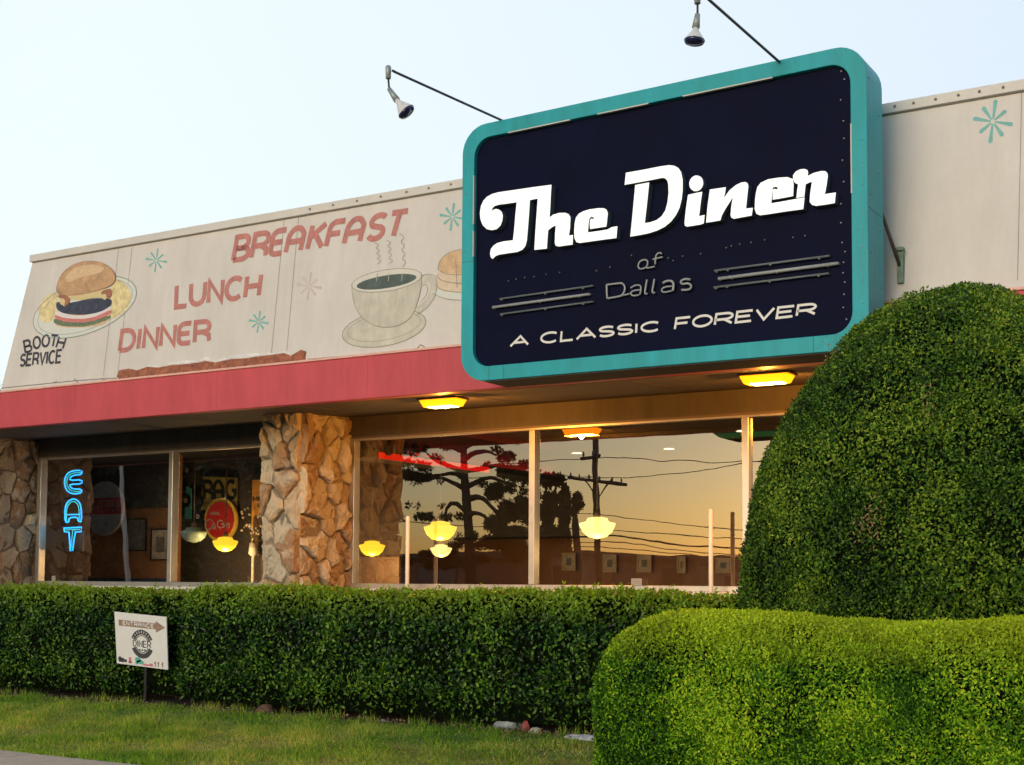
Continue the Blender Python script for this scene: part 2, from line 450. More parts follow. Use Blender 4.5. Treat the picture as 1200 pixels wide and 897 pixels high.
island_mat('leaf_box', [(0,(.015,.055,.004)),(.35,(.055,.185,.006)),(.7,(.21,.48,.010)),(1,(.50,.70,.028))], .55, 2.2, .36, transl=.25, spec=.25, tint=((.9,1.25,2),(.66,.76,.022),.75))  # lime tint toward the top stands for light from the sky
island_mat('leaf_tree', [(0,(.015,.03,.010)),(.5,(.03,.05,.015)),(1,(.06,.07,.02))], .6, .4, .3, transl=.15)
island_mat('leaf_olive', [(0,(.05,.035,.012)),(.5,(.09,.055,.018)),(1,(.13,.08,.03))], .6, .4, .3, transl=.15)
island_mat('blade', [(0,(.08,.22,.016)),(.35,(.21,.44,.026)),(.7,(.45,.60,.045)),(1,(.72,.60,.15))], .6, .8, .42, transl=.3, spec=.3)
mat('turf', (.17,.20,.04), .95, var=.55, scale=1.6, bump=.4, bscale=50)

# ================================================================== SETTING
def structure(o): o['kind'] = 'structure'; return o
def flat(name, x0, x1, y0, y1, z0, z1, m): return structure(MB().box((x0,y0,z0),(x1,y1,z1)).build(name, m))
structure(MB().add([(-600,-600,-.15),(600,-600,-.15),(600,600,-.15),(-600,600,-.15)], [(0,1,2,3)]).build('ground', 'ground_far'))
flat('road', -200, 200, -9, 5.3, -.149, -.135, 'asphalt')
r_ = MB(); r_.box((-200,-1.95,-.136),(200,-1.85,-.131)); r_.box((-200,-1.7,-.136),(200,-1.6,-.131))
o = structure(r_.build('road_marking', 'line_paint'))
flat('kerb', -200, 200, 5.3, 5.46, -.148, .0, 'kerb')
w_ = MB()
for i in range(-24, 12): w_.box((i*1.5+.006, 5.46, -.146), ((i+1)*1.5-.006, 7.47, .004))
structure(w_.build('pavement', 'walk', bevel=.008))
flat('lawn', -60, 30, 7.47, 10.95, -.147, .0, 'turf')
flat('planting_bed', -60, 30, 10.95, 15.9, -.145, -.005, 'soil')
flat('parking_lot', -200, 200, -60, -9.01, -.148, -.130, 'asphalt')

# grass blades (one uncountable thing)
nb = 230000
gx = rng.uniform(-15.5, -2.5, nb); gy = rng.uniform(7.45, 11.0, nb)
gy = np.where(rng.random(nb) < .06, 7.45+rng.normal(0, .015, nb), gy)
keep = ~((gx > -5.1) & (gy < 9.0)); gx, gy = gx[keep], gy[keep]
patch = np.sin(gx*1.9+1.2*np.sin(gy*2.3))+np.sin(gy*3.3-gx*.8)+.6*np.sin(gx*6+gy*4)
thin = (gx > -7.2) & (rng.random(len(gx)) < np.clip((gx+7.2)/2.6, 0, .8))
kp = (rng.random(len(gx)) < .78+.16*patch) & ~thin; gx, gy = gx[kp], gy[kp]; nb = len(gx)
h = rng.uniform(.016, .045, nb)*np.clip(1+.35*np.sin(gx*3.1+2*np.sin(gy*2.7))+.3*np.sin(gx*9+gy*7), .5, 1.8); a = rng.uniform(0, 6.283, nb); wd = rng.uniform(.0025, .005, nb)
ln = rng.normal(0, .022, (nb, 2))
b0 = np.stack([gx-np.cos(a)*wd, gy-np.sin(a)*wd, np.zeros(nb)-.003], 1); b1 = np.stack([gx+np.cos(a)*wd, gy+np.sin(a)*wd, np.zeros(nb)-.003], 1)
tp = np.stack([gx+ln[:,0], gy+ln[:,1], h], 1)
o = fast_mesh('grass', np.stack([b0,b1,tp],1).reshape(-1,3), np.arange(3*nb).reshape(nb,3), 'blade'); o['kind'] = 'stuff'; o['label'] = 'mown green lawn with dry yellow patches before the hedge'; o['category'] = 'grass'
nt_ = 5200; tx = np.concatenate([rng.uniform(-15,-4.4,nt_//2), rng.uniform(-14,-5,nt_//2)]); ty = np.concatenate([10.93+rng.normal(0,.06,nt_//2), 7.47+rng.normal(0,.02,nt_//2)])
cl = np.sin(tx*4.1)+np.sin(tx*11.3+1) > .1; tx, ty = tx[cl], ty[cl]; nt_ = len(tx)
th_ = rng.uniform(.05,.13,nt_)*np.where(ty > 9, 1, .45); ta = rng.uniform(0,6.283,nt_); tl_ = rng.normal(0,.03,(nt_,2))
b0 = np.stack([tx-np.cos(ta)*.004, ty-np.sin(ta)*.004, np.zeros(nt_)-.003],1); b1 = np.stack([tx+np.cos(ta)*.004, ty+np.sin(ta)*.004, np.zeros(nt_)-.003],1)
o = fast_mesh('weeds', np.stack([b0,b1,np.stack([tx+tl_[:,0], ty+tl_[:,1], th_],1)],1).reshape(-1,3), np.arange(3*nt_).reshape(nt_,3), 'blade'); o['kind'] = 'stuff'; o['label'] = 'longer weedy tufts along the hedge foot and pavement edge'; o['category'] = 'weeds'
# fallen leaves at the hedge foot
nl = 2200
P = np.stack([rng.uniform(-15,-4.3,nl), 10.88+rng.normal(0,.13,nl), np.full(nl,.012)],1)
P[:260,0] = rng.uniform(-6.6,-4.4,260); P[:260,1] = rng.uniform(8.9,10.7,260); P[:,2] += rng.uniform(0,.03,nl)
V, Q = leaves(P, np.tile([0,0,1.],(nl,1)), .035, .02, 0, .4)
island_mat('litter_leaf', [(0,(.10,.055,.025)),(.5,(.22,.14,.07)),(1,(.42,.34,.2))], .8, 1, .1)
o = fast_mesh('fallen_leaves', V, Q, 'litter_leaf'); o['kind'] = 'stuff'; o['label'] = 'dry fallen leaves along the foot of the hedge'; o['category'] = 'leaves'

# ================================================================== DINER BUILDING
YG, YF = 16.0, 13.25           # glass plane, fascia plane
ZS, ZFB, ZFT, KP = 3.82, 3.648, 4.172, .12   # soffit, fascia top, backward lean of parapet per metre
XL_, XR_ = -26.0, 3.0
B = thing('diner_building', (-10, 16, 0), 'long low diner with painted cream parapet, pink fascia and big windows', 'building')
def pp(x, y): return on(x, y, YF, KP, ZFT)      # on parapet plane
YP = lambda off=0: YF-off
# parapet: left end cut on the slant
tl = pp(38,303); bl = pp(0,456); ztop = pp(600,203)[1]; print('ztop', ztop)
slope_x = (tl[0]-bl[0])/(tl[1]-bl[1])
xbl = bl[0]-(bl[1]-ZFT)*slope_x
MB().prism([(xbl,ZFT+.004),(XR_,ZFT+.004),(XR_,ztop),(xbl+(ztop-ZFT)*slope_x,ztop)], YF+.02, YF+.32, KP, ZFT).build('parapet_panel', 'cream_panel', B)
PY = YF+.02                     # painted face
cap = MB(); xc = xbl+(ztop-ZFT)*slope_x-.03
yt = YF+KP*(ztop-ZFT)
cap.box((xc, yt-.035, ztop-.075), (XR_+.02, yt+.36, ztop+.03))
capo = cap.build('parapet_cap', 'cream_trim', B, bevel=.006)
st = MB()
for px in (363,390,418,446,476,502,528,1050,1072,1098,1125,1150,1178):
    X = on(px, 250, yt-.04)[0]; st.lathe((X, yt-.035, ztop-.02), [(.014,0),(.014,.012),(.004,.018)], 8, (0,-1,0))
st.each('bolt', 'seam', capo)
sm_ = MB(); sm_.box((xc+.03, yt-.012, ztop-.085), (XR_, yt+.03, ztop-.0755)); sm_.build('shadow_joint', 'seam', B)
for (a_, b_) in (((138,291),(120,440)),((154,288),(137,437)),((332,257),(317,414)),((349,254),(335,411)),((1197,103),(1192,328)),((700,170),(692,380)),((716,168),(708,378))):
    m_ = MB(); p0, p1 = pp(*a_), pp(*b_)
    ribbon(m_, [p0, p1], .006, PY-.003, KP, ZFT); m_.build('panel_seam', 'seam', B)
for X in (.6, -1.0):
    m_ = MB(); ribbon(m_, [(X, ZFT+.02), (X, ztop-.1)], .012, PY-.003, KP, ZFT); m_.build('panel_seam', 'seam', B)

# fascia
fa = MB(); fa.box((XL_, YF-.03, ZFB-.03), (XR_, YF+.12, ZFT-.03)); fa.build('fascia', 'pink_fascia', B, bevel=.01)
fb = MB(); fb.box((XL_, YF+.1205, ZFB-.03), (XR_, YF+.14, ZFB+.019)); fb.build('fascia_back', 'sign_under', B)
fe = MB(); fe.box((XL_, YF-.05, ZFT-.029), (XR_, YF+.14, ZFT)); fe.build('fascia_lip', 'pink_edge', B, bevel=.004)
fj = MB()
for px in (-60,0,88,254,430,560,1190):
    X = on(px, 470 if px<600 else 350, YF-.03)[0]; fj.box((X-.002, YF-.0315, ZFB-.02), (X+.002, YF-.0302, ZFT-.033))
fj.each('fascia_joint', 'pink_joint', B)
# rust strip where paint and board have broken away
z_ = lambda px, py: pp(px, py)
top = [(136,441),(139,434),(150,432),(160,434),(172,430),(185,431),(200,428),(215,427),(232,425),(240,423),(252,425),(270,421),(288,420),(300,418),(318,416),(332,414),(340,417),(352,410),(358,412),(357,418)]
bot = [(357,422),(300,428),(240,435),(180,441),(140,446)]
m_ = MB(); m_.prism([z_(*p) for p in top]+[z_(*p) for p in bot], PY-.010, PY-.002, KP, ZFT); m_.build('rusted_strip', 'rust', B, label='rusty brown strip where the paint has flaked off')
m_ = MB(); fl = [(p[0], p[1]-random.uniform(.5,1.5)) for p in top[4:-3]]
m_.prism([z_(*p) for p in fl]+[z_(p[0], p[1]-random.uniform(1,4.5)) for p in reversed(fl)], PY-.006, PY-.001, KP, ZFT); m_.build('flaking_paint', 'flake', B)
m_ = MB()
for (x0,y0,x1,y1) in ((0,455,90,446),(90,446,136,443),(360,421,540,406),(86,444,93,451),(118,443,122,446),(487,409,492,404),(492,404,497,407),(60,449,66,447)):
    ribbon(m_, [pp(x0,y0), pp(x1,y1)], .013, PY-.004, KP, ZFT)
m_.each('edge_crack', 'seam', B)
# roof, soffit, header
MB().box((XL_, YF+.121, ZFT-.12), (XR_, 26, ZFT-.02)).build('roof', 'roof', B)
so = MB(); ys_, ye_, zf_ = YF+.121, YG+.2, ZFB+.02
SOF = lambda y: zf_+(ZS-zf_)*(y-ys_)/(YG-.05-ys_)
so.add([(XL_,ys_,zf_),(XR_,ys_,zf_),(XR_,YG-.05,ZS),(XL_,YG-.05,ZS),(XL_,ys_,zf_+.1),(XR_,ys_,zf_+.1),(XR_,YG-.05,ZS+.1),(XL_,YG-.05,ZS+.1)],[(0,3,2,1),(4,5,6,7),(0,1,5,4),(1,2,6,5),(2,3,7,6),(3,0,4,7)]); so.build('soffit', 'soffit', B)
sj = MB()
for X in np.arange(-24, 3, 2.44): sj.tube([(X, YF+.14, SOF(YF+.14)), (X, YG-.07, SOF(YG-.07))], .006, 4)
sj.each('soffit_batten', 'soffit', B)
XWL, XPR, XPL = -19.40, -12.53, -14.05     # left jamb, pillar right side, pillar left side
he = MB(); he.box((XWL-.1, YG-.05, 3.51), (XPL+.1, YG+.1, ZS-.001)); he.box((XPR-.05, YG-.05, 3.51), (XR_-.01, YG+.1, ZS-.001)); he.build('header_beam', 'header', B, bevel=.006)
hl = MB(); hl.box((XWL, YG-.07, 3.49), (XPL, YG-.03, 3.515)); hl.box((XPR, YG-.07, 3.49), (XR_-.02, YG-.03, 3.515)); hl.build('header_drip', 'brown_frame', B)

# stone pillars
def clip(poly, a, b, c):
    out = []
    for i in range(len(poly)):
        p, q = poly[i], poly[(i+1)%len(poly)]
        dp, dq = a*p[0]+b*p[1]-c, a*q[0]+b*q[1]-c
        if dp <= 0: out.append(p)
        if dp*dq < 0: t = dp/(dp-dq); out.append((p[0]+(q[0]-p[0])*t, p[1]+(q[1]-p[1])*t))
    return out
def stone_face(mb, w, hgt, n, fmap, rnd, asp=1.35, over=(0,0)):
    seeds = []
    tries = 0
    while len(seeds) < n and tries < 8000:
        tries += 1
        c = (rnd.uniform(.02, w-.02), rnd.uniform(.02, hgt-.02))
        if all(math.hypot(c[0]-s[0], (c[1]-s[1])/asp) > .72*math.sqrt(w*hgt/n/asp) for s in seeds): seeds.append(c)
    for i, s in enumerate(seeds):
        poly = [(-over[0],0),(w+over[1],0),(w+over[1],hgt),(-over[0],hgt)]
        for j, t in enumerate(seeds):
            if i == j: continue
            a, b = (t[0]-s[0]), (t[1]-s[1])/asp**2
            mid = ((s[0]+t[0])/2, (s[1]+t[1])/2)
            poly = clip(poly, a, b, a*mid[0]+b*mid[1])
            if len(poly) < 3: break
        if len(poly) < 3: continue
        # subdivide and roughen the outline
        pts = []
        for k in range(len(poly)):
            p, q = poly[k], poly[(k+1)%len(poly)]; m = max(1, int(math.hypot(q[0]-p[0], q[1]-p[1])/.07))
            for l in range(m): pts.append((p[0]+(q[0]-p[0])*l/m, p[1]+(q[1]-p[1])*l/m))
        cx = sum(p[0] for p in pts)/len(pts); cy = sum(p[1] for p in pts)/len(pts)
        dep = rnd.choice((.03,.05,.08,.11,.13))+rnd.uniform(-.01,.02); rings = []
        tx, ty = rnd.uniform(-.12, .12), rnd.uniform(-.12, .12)
        for (ins, d) in ((.014, -.03), (.016, .55), (.035, .9), (.10, 1.03)):
            ring = []
            for p in pts:
                dx, dy = p[0]-cx, p[1]-cy; L = math.hypot(dx, dy)+1e-6; f = max(.15, 1-ins/L)
                j = .0 if d < 0 else .013
                x = cx+dx*f+rnd.uniform(-j, j); y = cy+dy*f+rnd.uniform(-j, j)
                ring.append(fmap(x, y, d*dep+(tx*dx+ty*dy if d > .5 else 0)+rnd.uniform(-j, j)*1.6))
            rings.append(ring)
        nP = len(pts); vs = [v for r_ in rings for v in r_]+[fmap(cx, cy, dep*1.06)]
        fs = [(a_*nP+k, a_*nP+(k+1)%nP, (a_+1)*nP+(k+1)%nP, (a_+1)*nP+k) for a_ in range(3) for k in range(nP)]
        fs += [(3*nP+k, 3*nP+(k+1)%nP, 4*nP) for k in range(nP)]
        mb.add(vs, fs, False)
def pillar(x0, x1, seed, nf, ns):
    rnd = random.Random(seed); yf = YG-1.2
    core = MB(); core.box((x0+.04, yf+.04, 0), (x1-.05, YG+.1, ZS-.002))
    p = core.build('stone_pillar', 'mortar', B)
    s = MB()
    stone_face(s, x1-x0-.04, ZS-.03, nf, lambda u, v, d: (x0+u, yf+.05-d, v), rnd, over=(.02,.03))
    stone_face(s, 1.14, ZS-.03, ns, lambda u, v, d: (x1-.06+d, yf+.06+u, v), rnd, over=(.03,0))
    stone_face(s, 1.14, ZS-.03, ns//2, lambda u, v, d: (x0+.04-d, YG-u, v), rnd)
    s.build('stone_facing', 'stone', p)
    return p
pillar(XPL+.83, XPR, 5, 26, 54)
XPL = XPL+.83
pillar(-21.2, XWL-.05, 9, 34, 36)

# windows: frames, mullions, glass
def glass_material():
    m = bpy.data.materials.new('tinted_glass'); m.use_nodes = True; nt = m.node_tree; L = nt.links.new
    nt.nodes.remove(nt.nodes['Principled BSDF'])
    t = nt.nodes.new('ShaderNodeBsdfTransparent'); t.inputs[0].default_value = (.80,.78,.72,1)
    g = nt.nodes.new('ShaderNodeBsdfGlossy'); g.inputs['Roughness'].default_value = 0; g.inputs[0].default_value = (.98,.91,.86,1)
    lw = nt.nodes.new('ShaderNodeFresnel'); lw.inputs['IOR'].default_value = 1.9
    ad = nt.nodes.new('ShaderNodeMath'); ad.operation = 'MULTIPLY_ADD'; ad.inputs[1].default_value = 1.2; ad.inputs[2].default_value = GL_BASE
    n = nt.nodes.new('ShaderNodeTexNoise'); n.inputs['Scale'].default_value = 1.1; tc = nt.nodes.new('ShaderNodeTexCoord')
    bp = nt.nodes.new('ShaderNodeBump'); bp.inputs['Strength'].default_value = .02; bp.inputs['Distance'].default_value = .05
    L(tc.outputs['Object'], n.inputs['Vector']); L(n.outputs['Fac'], bp.inputs['Height']); L(bp.outputs[0], g.inputs['Normal'])
    mx = nt.nodes.new('ShaderNodeMixShader'); L(lw.outputs[0], ad.inputs[0]); L(ad.outputs[0], mx.inputs[0])
    L(t.outputs[0], mx.inputs[1]); L(g.outputs[0], mx.inputs[2]); L(mx.outputs[0], nt.nodes['Material Output'].inputs['Surface'])
    MATS['glass'] = m
GL_BASE = .16
glass_material()
ZSI = 1.36
def window(x0, x1, jambl, jambr, mull, label):
    fr = MB(); fr.box((x0, YG-.06, ZSI-.07), (x1, YG+.06, ZSI)); fr.box((x0, YG-.045, 3.46), (x1, YG+.045, 3.509))
    if jambl: fr.box((x0, YG-.07, ZSI+.001), (x0+.10, YG+.06, 3.459))
    if jambr: fr.box((x1-.08, YG-.07, ZSI+.001), (x1, YG+.06, 3.459))
    w = fr.build('window', 'alu', B, bevel=.005, label=label)
    xs = [x0+(.10 if jambl else 0)]+list(mull)+[x1-(.08 if jambr else 0)]
    for X in mull:
        m_ = MB(); m_.box((X-.045, YG-.075, ZSI+.001), (X+.045, YG+.065, 3.459)); m_.build('mullion', 'alu', w, bevel=.006)
    for a_, b_ in zip(xs, xs[1:]):
        m_ = MB(); m_.add([(a_, YG, ZSI), (b_, YG, ZSI), (b_, YG, 3.46), (a_, YG, 3.46)], [(0,1,2,3)]); m_.build('pane', 'glass', w)
    s_ = MB(); s_.box((x0, YG-.10, ZSI-.12), (x1, YG+.08, ZSI-.071)); s_.box((x0, YG-.08, ZSI-.22), (x1, YG+.05, ZSI-.13)); s_.build('sill', 'white_frame', w, bevel=.005)
    return w
window(XWL, XPL+.02, True, False, [on(203,600,YG)[0]], 'two pane window with blue neon letters left of the pillar')
XM = [on(626,600,YG)[0], on(876,560,YG)[0]]
window(XPR-.02, XR_-.05, True, True, XM+[XM[1]+3.05, XM[1]+6.1], 'long window right of the pillar reflecting a golden sky')
# walls and rooms
MB().box((XL_, YG-.02, 0), (XR_, YG+.12, ZSI-.222)).build('lower_wall', 'wall_low', B)
MB().box((XL_, YG-.03, ZSI-.22), (-21.3, YG+.1, ZS-.002)).build('end_wall', 'wall_low', B)
w_ = MB(); w_.box((XL_, 23.5, 0), (XR_, 23.7, ZS)); w_.box((XL_, YG+.13, 0), (XL_+.15, 23.49, ZS)); w_.box((XR_-.15, YG+.13, 0), (XR_, 23.49, ZS)); w_.build('back_wall', 'int_wall', B)
MB().box((XL_+.16, 23.42, 0), (XR_-.16, 23.495, 1.30)).build('wainscot', 'int_blue', B)
MB().box((XL_+.16, YG+.13, .1), (XR_-.16, 23.49, .2)).build('room_floor', 'int_floor', B)
MB().box((XL_+.16, YG+.21, ZS-.06), (XR_-.16, 23.49, ZS+.02)).build('room_ceiling', 'int_ceil', B)
MB().box((XL_+.16, 22.2, 2.25), (XR_-.16, 23.4, ZS-.07)).build('bulkhead', 'int_dark', B)
# partition behind left window
MB().box((-25.8, 18.6, .2), (-18.75, 18.75, ZS-.07)).build('partition_wall', 'int_wall', B)
MB().box((-25.8, 18.5, .2), (-18.75, 18.595, 1.42)).build('partition_wainscot', 'int_blue', B)
MB().box((-25.8, 18.5, 2.75), (-18.75, 18.59, ZS-.07)).build('partition_bulkhead', 'int_dark', B)
print('X pillar', XPL, XPR, 'mull', XM)

# painted pictures on the parapet
def ell(cx, cy, rx, ry, tilt=0, n=28, a0=0, a1=360):
    t = R(tilt); full = abs(a1-a0) >= 360
    return [(cx+rx*math.cos(a)*math.cos(t)-ry*math.sin(a)*math.sin(t), cy+rx*math.cos(a)*math.sin(t)+ry*math.sin(a)*math.cos(t))
            for a in (R(a0+(a1-a0)*i/n) for i in range(n if full else n+1))]
def smoothp(pts, it=2, closed=True):
    for _ in range(it):
        q = []
        n = len(pts)
        for i in range(n if closed else n-1):
            a, b = pts[i], pts[(i+1)%n]
            q += [(a[0]*.75+b[0]*.25, a[1]*.75+b[1]*.25), (a[0]*.25+b[0]*.75, a[1]*.25+b[1]*.75)]
        pts = q if closed else [pts[0]]+q+[pts[-1]]
    return pts
def zl(pts): return [(x/3.2033, 200+y/3.2033) for x, y in pts]          # survey sheet A
def zr(pts): return [(240+x/3.2033, 200+y/3.2033) for x, y in pts]      # survey sheet B
def paint(name, pxs, m, parent, lay, label=None):
    mb = MB(); mb.prism([pp(*p) for p in pxs], PY-.0025-.0016*lay, PY-.001-.0016*(lay-1), KP, ZFT)
    return mb.build(name, m, parent, label=label)
def line(mb, pxs, w, lay): ribbon(mb, [pp(*p) for p in pxs], w, PY-.0033-.0016*lay, KP, ZFT)
# burger
bg = paint('painted_burger', zl(ell(315,512,205,98,-21)), 'plate_paint', B, 0, 'painted hamburger and fries on an oval plate')
m_ = MB(); line(m_, zl(ell(315,512,205,98,-21)+[ell(315,512,205,98,-21)[0]]), .012, 1); line(m_, zl(ell(316,512,188,84,-21)+[ell(316,512,188,84,-21)[0]]), .006, 1); m_.build('plate_outline', 'plate_line', bg)
paint('fries', zl(smoothp([(140,520),(150,490),(180,462),(212,455),(215,500),(200,560),(170,575),(145,555)],2)), 'fries', bg, 1)
paint('fries', zl(smoothp([(405,470),(425,410),(445,405),(480,440),(492,480),(470,530),(415,560),(400,540)],2)), 'fries', bg, 1)
paint('bottom_bun', zl(smoothp([(205,545),(415,520),(412,560),(380,582),(300,590),(220,588),(196,570)],2)), 'bun_pale', bg, 2)
paint('lettuce', zl(smoothp([(200,552),(250,566),(320,570),(412,540),(414,556),(330,586),(240,586),(198,574)],1)), 'lettuce', bg, 3)
paint('tomato', zl(smoothp([(203,540),(260,556),(330,556),(416,520),(416,538),(335,570),(250,570),(204,556)],1)), 'tomato', bg, 4)
paint('onion', zl(smoothp([(206,526),(260,544),(330,544),(416,506),(416,522),(335,557),(250,556),(204,542)],1)), 'onion', bg, 5)
paint('patty', zl(smoothp([(208,490),(240,500),(285,492),(330,482),(380,478),(416,480),(418,505),(380,530),(320,542),(250,540),(210,525)],2)), 'patty', bg, 6)
paint('cheese', zl([(222,468),(430,440),(412,468),(392,486),(372,474),(338,480),(300,486),(262,482),(240,510),(224,500)]), 'cheese', bg, 7)
paint('bacon', zl(smoothp([(218,465),(262,472),(258,500),(238,512),(246,482),(216,478)],1)), 'bacon', bg, 8)
paint('bacon', zl(smoothp([(380,452),(420,440),(416,478),(398,478),(398,462),(378,466)],1)), 'bacon', bg, 8)
paint('top_bun', zl(smoothp([(210,462),(214,420),(240,375),(290,345),(350,338),(400,352),(434,388),(430,425),(380,448),(300,466),(240,470)],2)), 'bun', bg, 9)
paint('bun_highlight', zl(smoothp([(240,405),(275,365),(340,350),(395,362),(380,385),(300,400),(255,425)],2)), 'bun_pale', bg, 10)
m_ = MB()
tb = smoothp([(210,462),(214,420),(240,375),(290,345),(350,338),(400,352),(434,388),(430,425),(380,448),(300,466),(240,470)],2)
line(m_, zl(tb+[tb[0]]), .006, 10); m_.build('bun_outline', 'bacon', bg)
# cup
cp = paint('painted_cup', zr(ell(670,592,160,66,-11)), 'saucer_paint', B, 0, 'painted steaming cup of coffee on a saucer')
m_ = MB(); e_ = ell(670,592,160,66,-11); line(m_, zr(e_+[e_[0]]), .008, 1); e_ = ell(670,586,140,50,-11); line(m_, zr(e_+[e_[0]]), .004, 1)
bd = [(549,425),(551,465),(560,505),(580,545),(612,572),(655,588),(705,588),(750,570),(780,540),(798,490),(810,440),(812,395)]
bd_s = smoothp(bd, 1, False)
hd = [(808,418),(835,400),(855,415),(852,460),(828,500),(785,530)]
hs = smoothp(hd, 2, False)
paint('cup_body', zr(bd_s+[(780,378),(690,380),(600,398)]), 'cup_paint', cp, 2)
0 and paint('cup_highlight', zr(smoothp([(610,455),(700,440),(735,450),(720,540),(680,572),(640,560)],2)), 'cup_hilite', cp, 3)
mh = MB(); ribbon(mh, [pp(*p) for p in zr(hs)], .085, PY-.004, KP, ZFT); mh.build('cup_handle', 'cup_paint', cp)
paint('cup_rim', zr(ell(681,412,133,40,-9)), 'cup_hilite', cp, 3)
paint('coffee', zr(ell(680,417,114,24,-9)), 'coffee', cp, 4)
line(m_, zr(bd_s), .006, 3); e_ = ell(681,412,133,40,-9); line(m_, zr(e_+[e_[0]]), .006, 4)
line(m_, zr(smoothp([(812,395),(840,385),(870,400),(868,460),(840,510),(790,545)],2,False)), .005, 3); line(m_, zr(smoothp([(815,432),(828,424),(836,445),(828,470),(805,495)],2,False)), .005, 3)
m_.build('cup_outline', 'cup_line', cp)
ms = MB()
for cx, y0, y1 in ((648,270,350),(692,260,350),(742,235,360)):
    pts = [(cx+(9 if i%2 else -9)+(i-4)*-1.2, y1+(y0-y1)*i/8) for i in range(9)]
    line(ms, zr(smoothp(pts,1,False)), .011, 1)
    line(ms, zr([(cx-5, 415), (cx-2, 385)]), .012, 5)
ms.build('steam', 'steam_paint', cp)
# pancakes
pk = paint('painted_pancakes', zr(ell(975,460,120,26,0)), 'plate_paint', B, 0, 'painted stack of pancakes partly behind the sign')
paint('pancake', zr(smoothp([(866,425),(880,405),(1080,400),(1090,440),(1060,460),(900,455),(872,445)],2)), 'pancake_edge', pk, 1)
paint('pancake', zr(smoothp([(868,390),(885,372),(1080,370),(1090,400),(1070,420),(900,420),(872,410)],2)), 'pancake_edge', pk, 2)
paint('pancake_top', zr(smoothp([(872,370),(880,335),(915,305),(960,295),(1040,300),(1085,340),(1090,372),(1060,390),(900,388)],2)), 'pancake', pk, 3)
m_ = MB()
for q in ([(866,425),(880,448),(960,458),(1060,460)],[(868,392),(885,415),(960,425),(1060,425)],[(872,370),(880,335),(915,305),(960,295)],[(872,370),(900,388),(940,392),(1000,388)],[(940,330),(945,440)],[(852,462),(900,482),(960,487),(1060,485)]):
    line(m_, zr(smoothp(q,2,False)), .006, 4)
m_.build('pancake_outline', 'cup_line', pk)
# starbursts
def star(cx, cy, r, m, w=.022, rot=8):
    mb = MB()
    for i in range(8):
        a = R(rot+45*i); rr = r*(1 if i % 2 == 0 else .82)
        c, s = math.cos(a), math.sin(a)
        p0, p1 = pp(cx+c*r*.12, cy+s*r*.12*1.1), pp(cx+c*rr, cy+s*rr*1.1)
        d = Vector(p1)-Vector(p0); n_ = Vector((-d.y, d.x)).normalized()
        q0, q1 = Vector(p0), Vector(p1)
        pl = [q0+n_*w*.22, q1+n_*w*.62, q1+d.normalized()*w*.5, q1-n_*w*.62, q0-n_*w*.22]
        mb.prism([(p.x, p.y) for p in pl], PY-.004, PY-.001, KP, ZFT)
    mb.build('painted_star', m, B)
for a_ in ((182,305,12,'paint_teal',.026),(302,377,11,'paint_teal',.026),(529,254,14,'paint_teal',.028),(361,335,14,'paint_faded',.032),(1163,142,22,'paint_teal',.034)): star(*a_)
# words
def words(s, quad, w, m, label, **kw):
    mb = MB(); text_flat(mb, s, [pp(*p) for p in quad], w, PY-.004, KP, ZFT, **kw)
    mb.build('painted_word', m, B, label=label)
words('BREAKFAST', ((277,278),(477,247),(469,275),(272,305)), .078, 'paint_rose', 'faded red painted word BREAKFAST', gap=.24)
words('LUNCH', ((206,335),(305,322),(302,346),(205,360)), .073, 'paint_rose', 'faded red painted word LUNCH', gap=.26)
words('DINNER', ((142,388),(245,376),(244,399),(139,411)), .071, 'paint_rose', 'faded red painted word DINNER', gap=.26)
mb = MB(); text_flat(mb, 'SeRVICe', [pp(*p) for p in ((24,416),(71.5,410),(70,424.5),(22.5,429))], .036, PY-.004, KP, ZFT, gap=.30)
for ch, cx, cy, rot in (('B',31.5,405.5,-16),('O',42,401.5,-8),('O',52.5,399.5,-2),('T',62,399.5,4),('H',70.5,401.5,10)):
    q = []
    for dx, dy in ((-4,-6.5),(4,-6.5),(4,6.5),(-4,6.5)):
        dx += -dy*.12; t = R(rot); q.append(pp(cx+dx*math.cos(t)-dy*math.sin(t), cy+dx*math.sin(t)+dy*math.cos(t)))
    text_flat(mb, ch, q, .036, PY-.004, KP, ZFT)
mb.build('painted_word', 'paint_black', B, label='small black painted words BOOTH SERVICE')

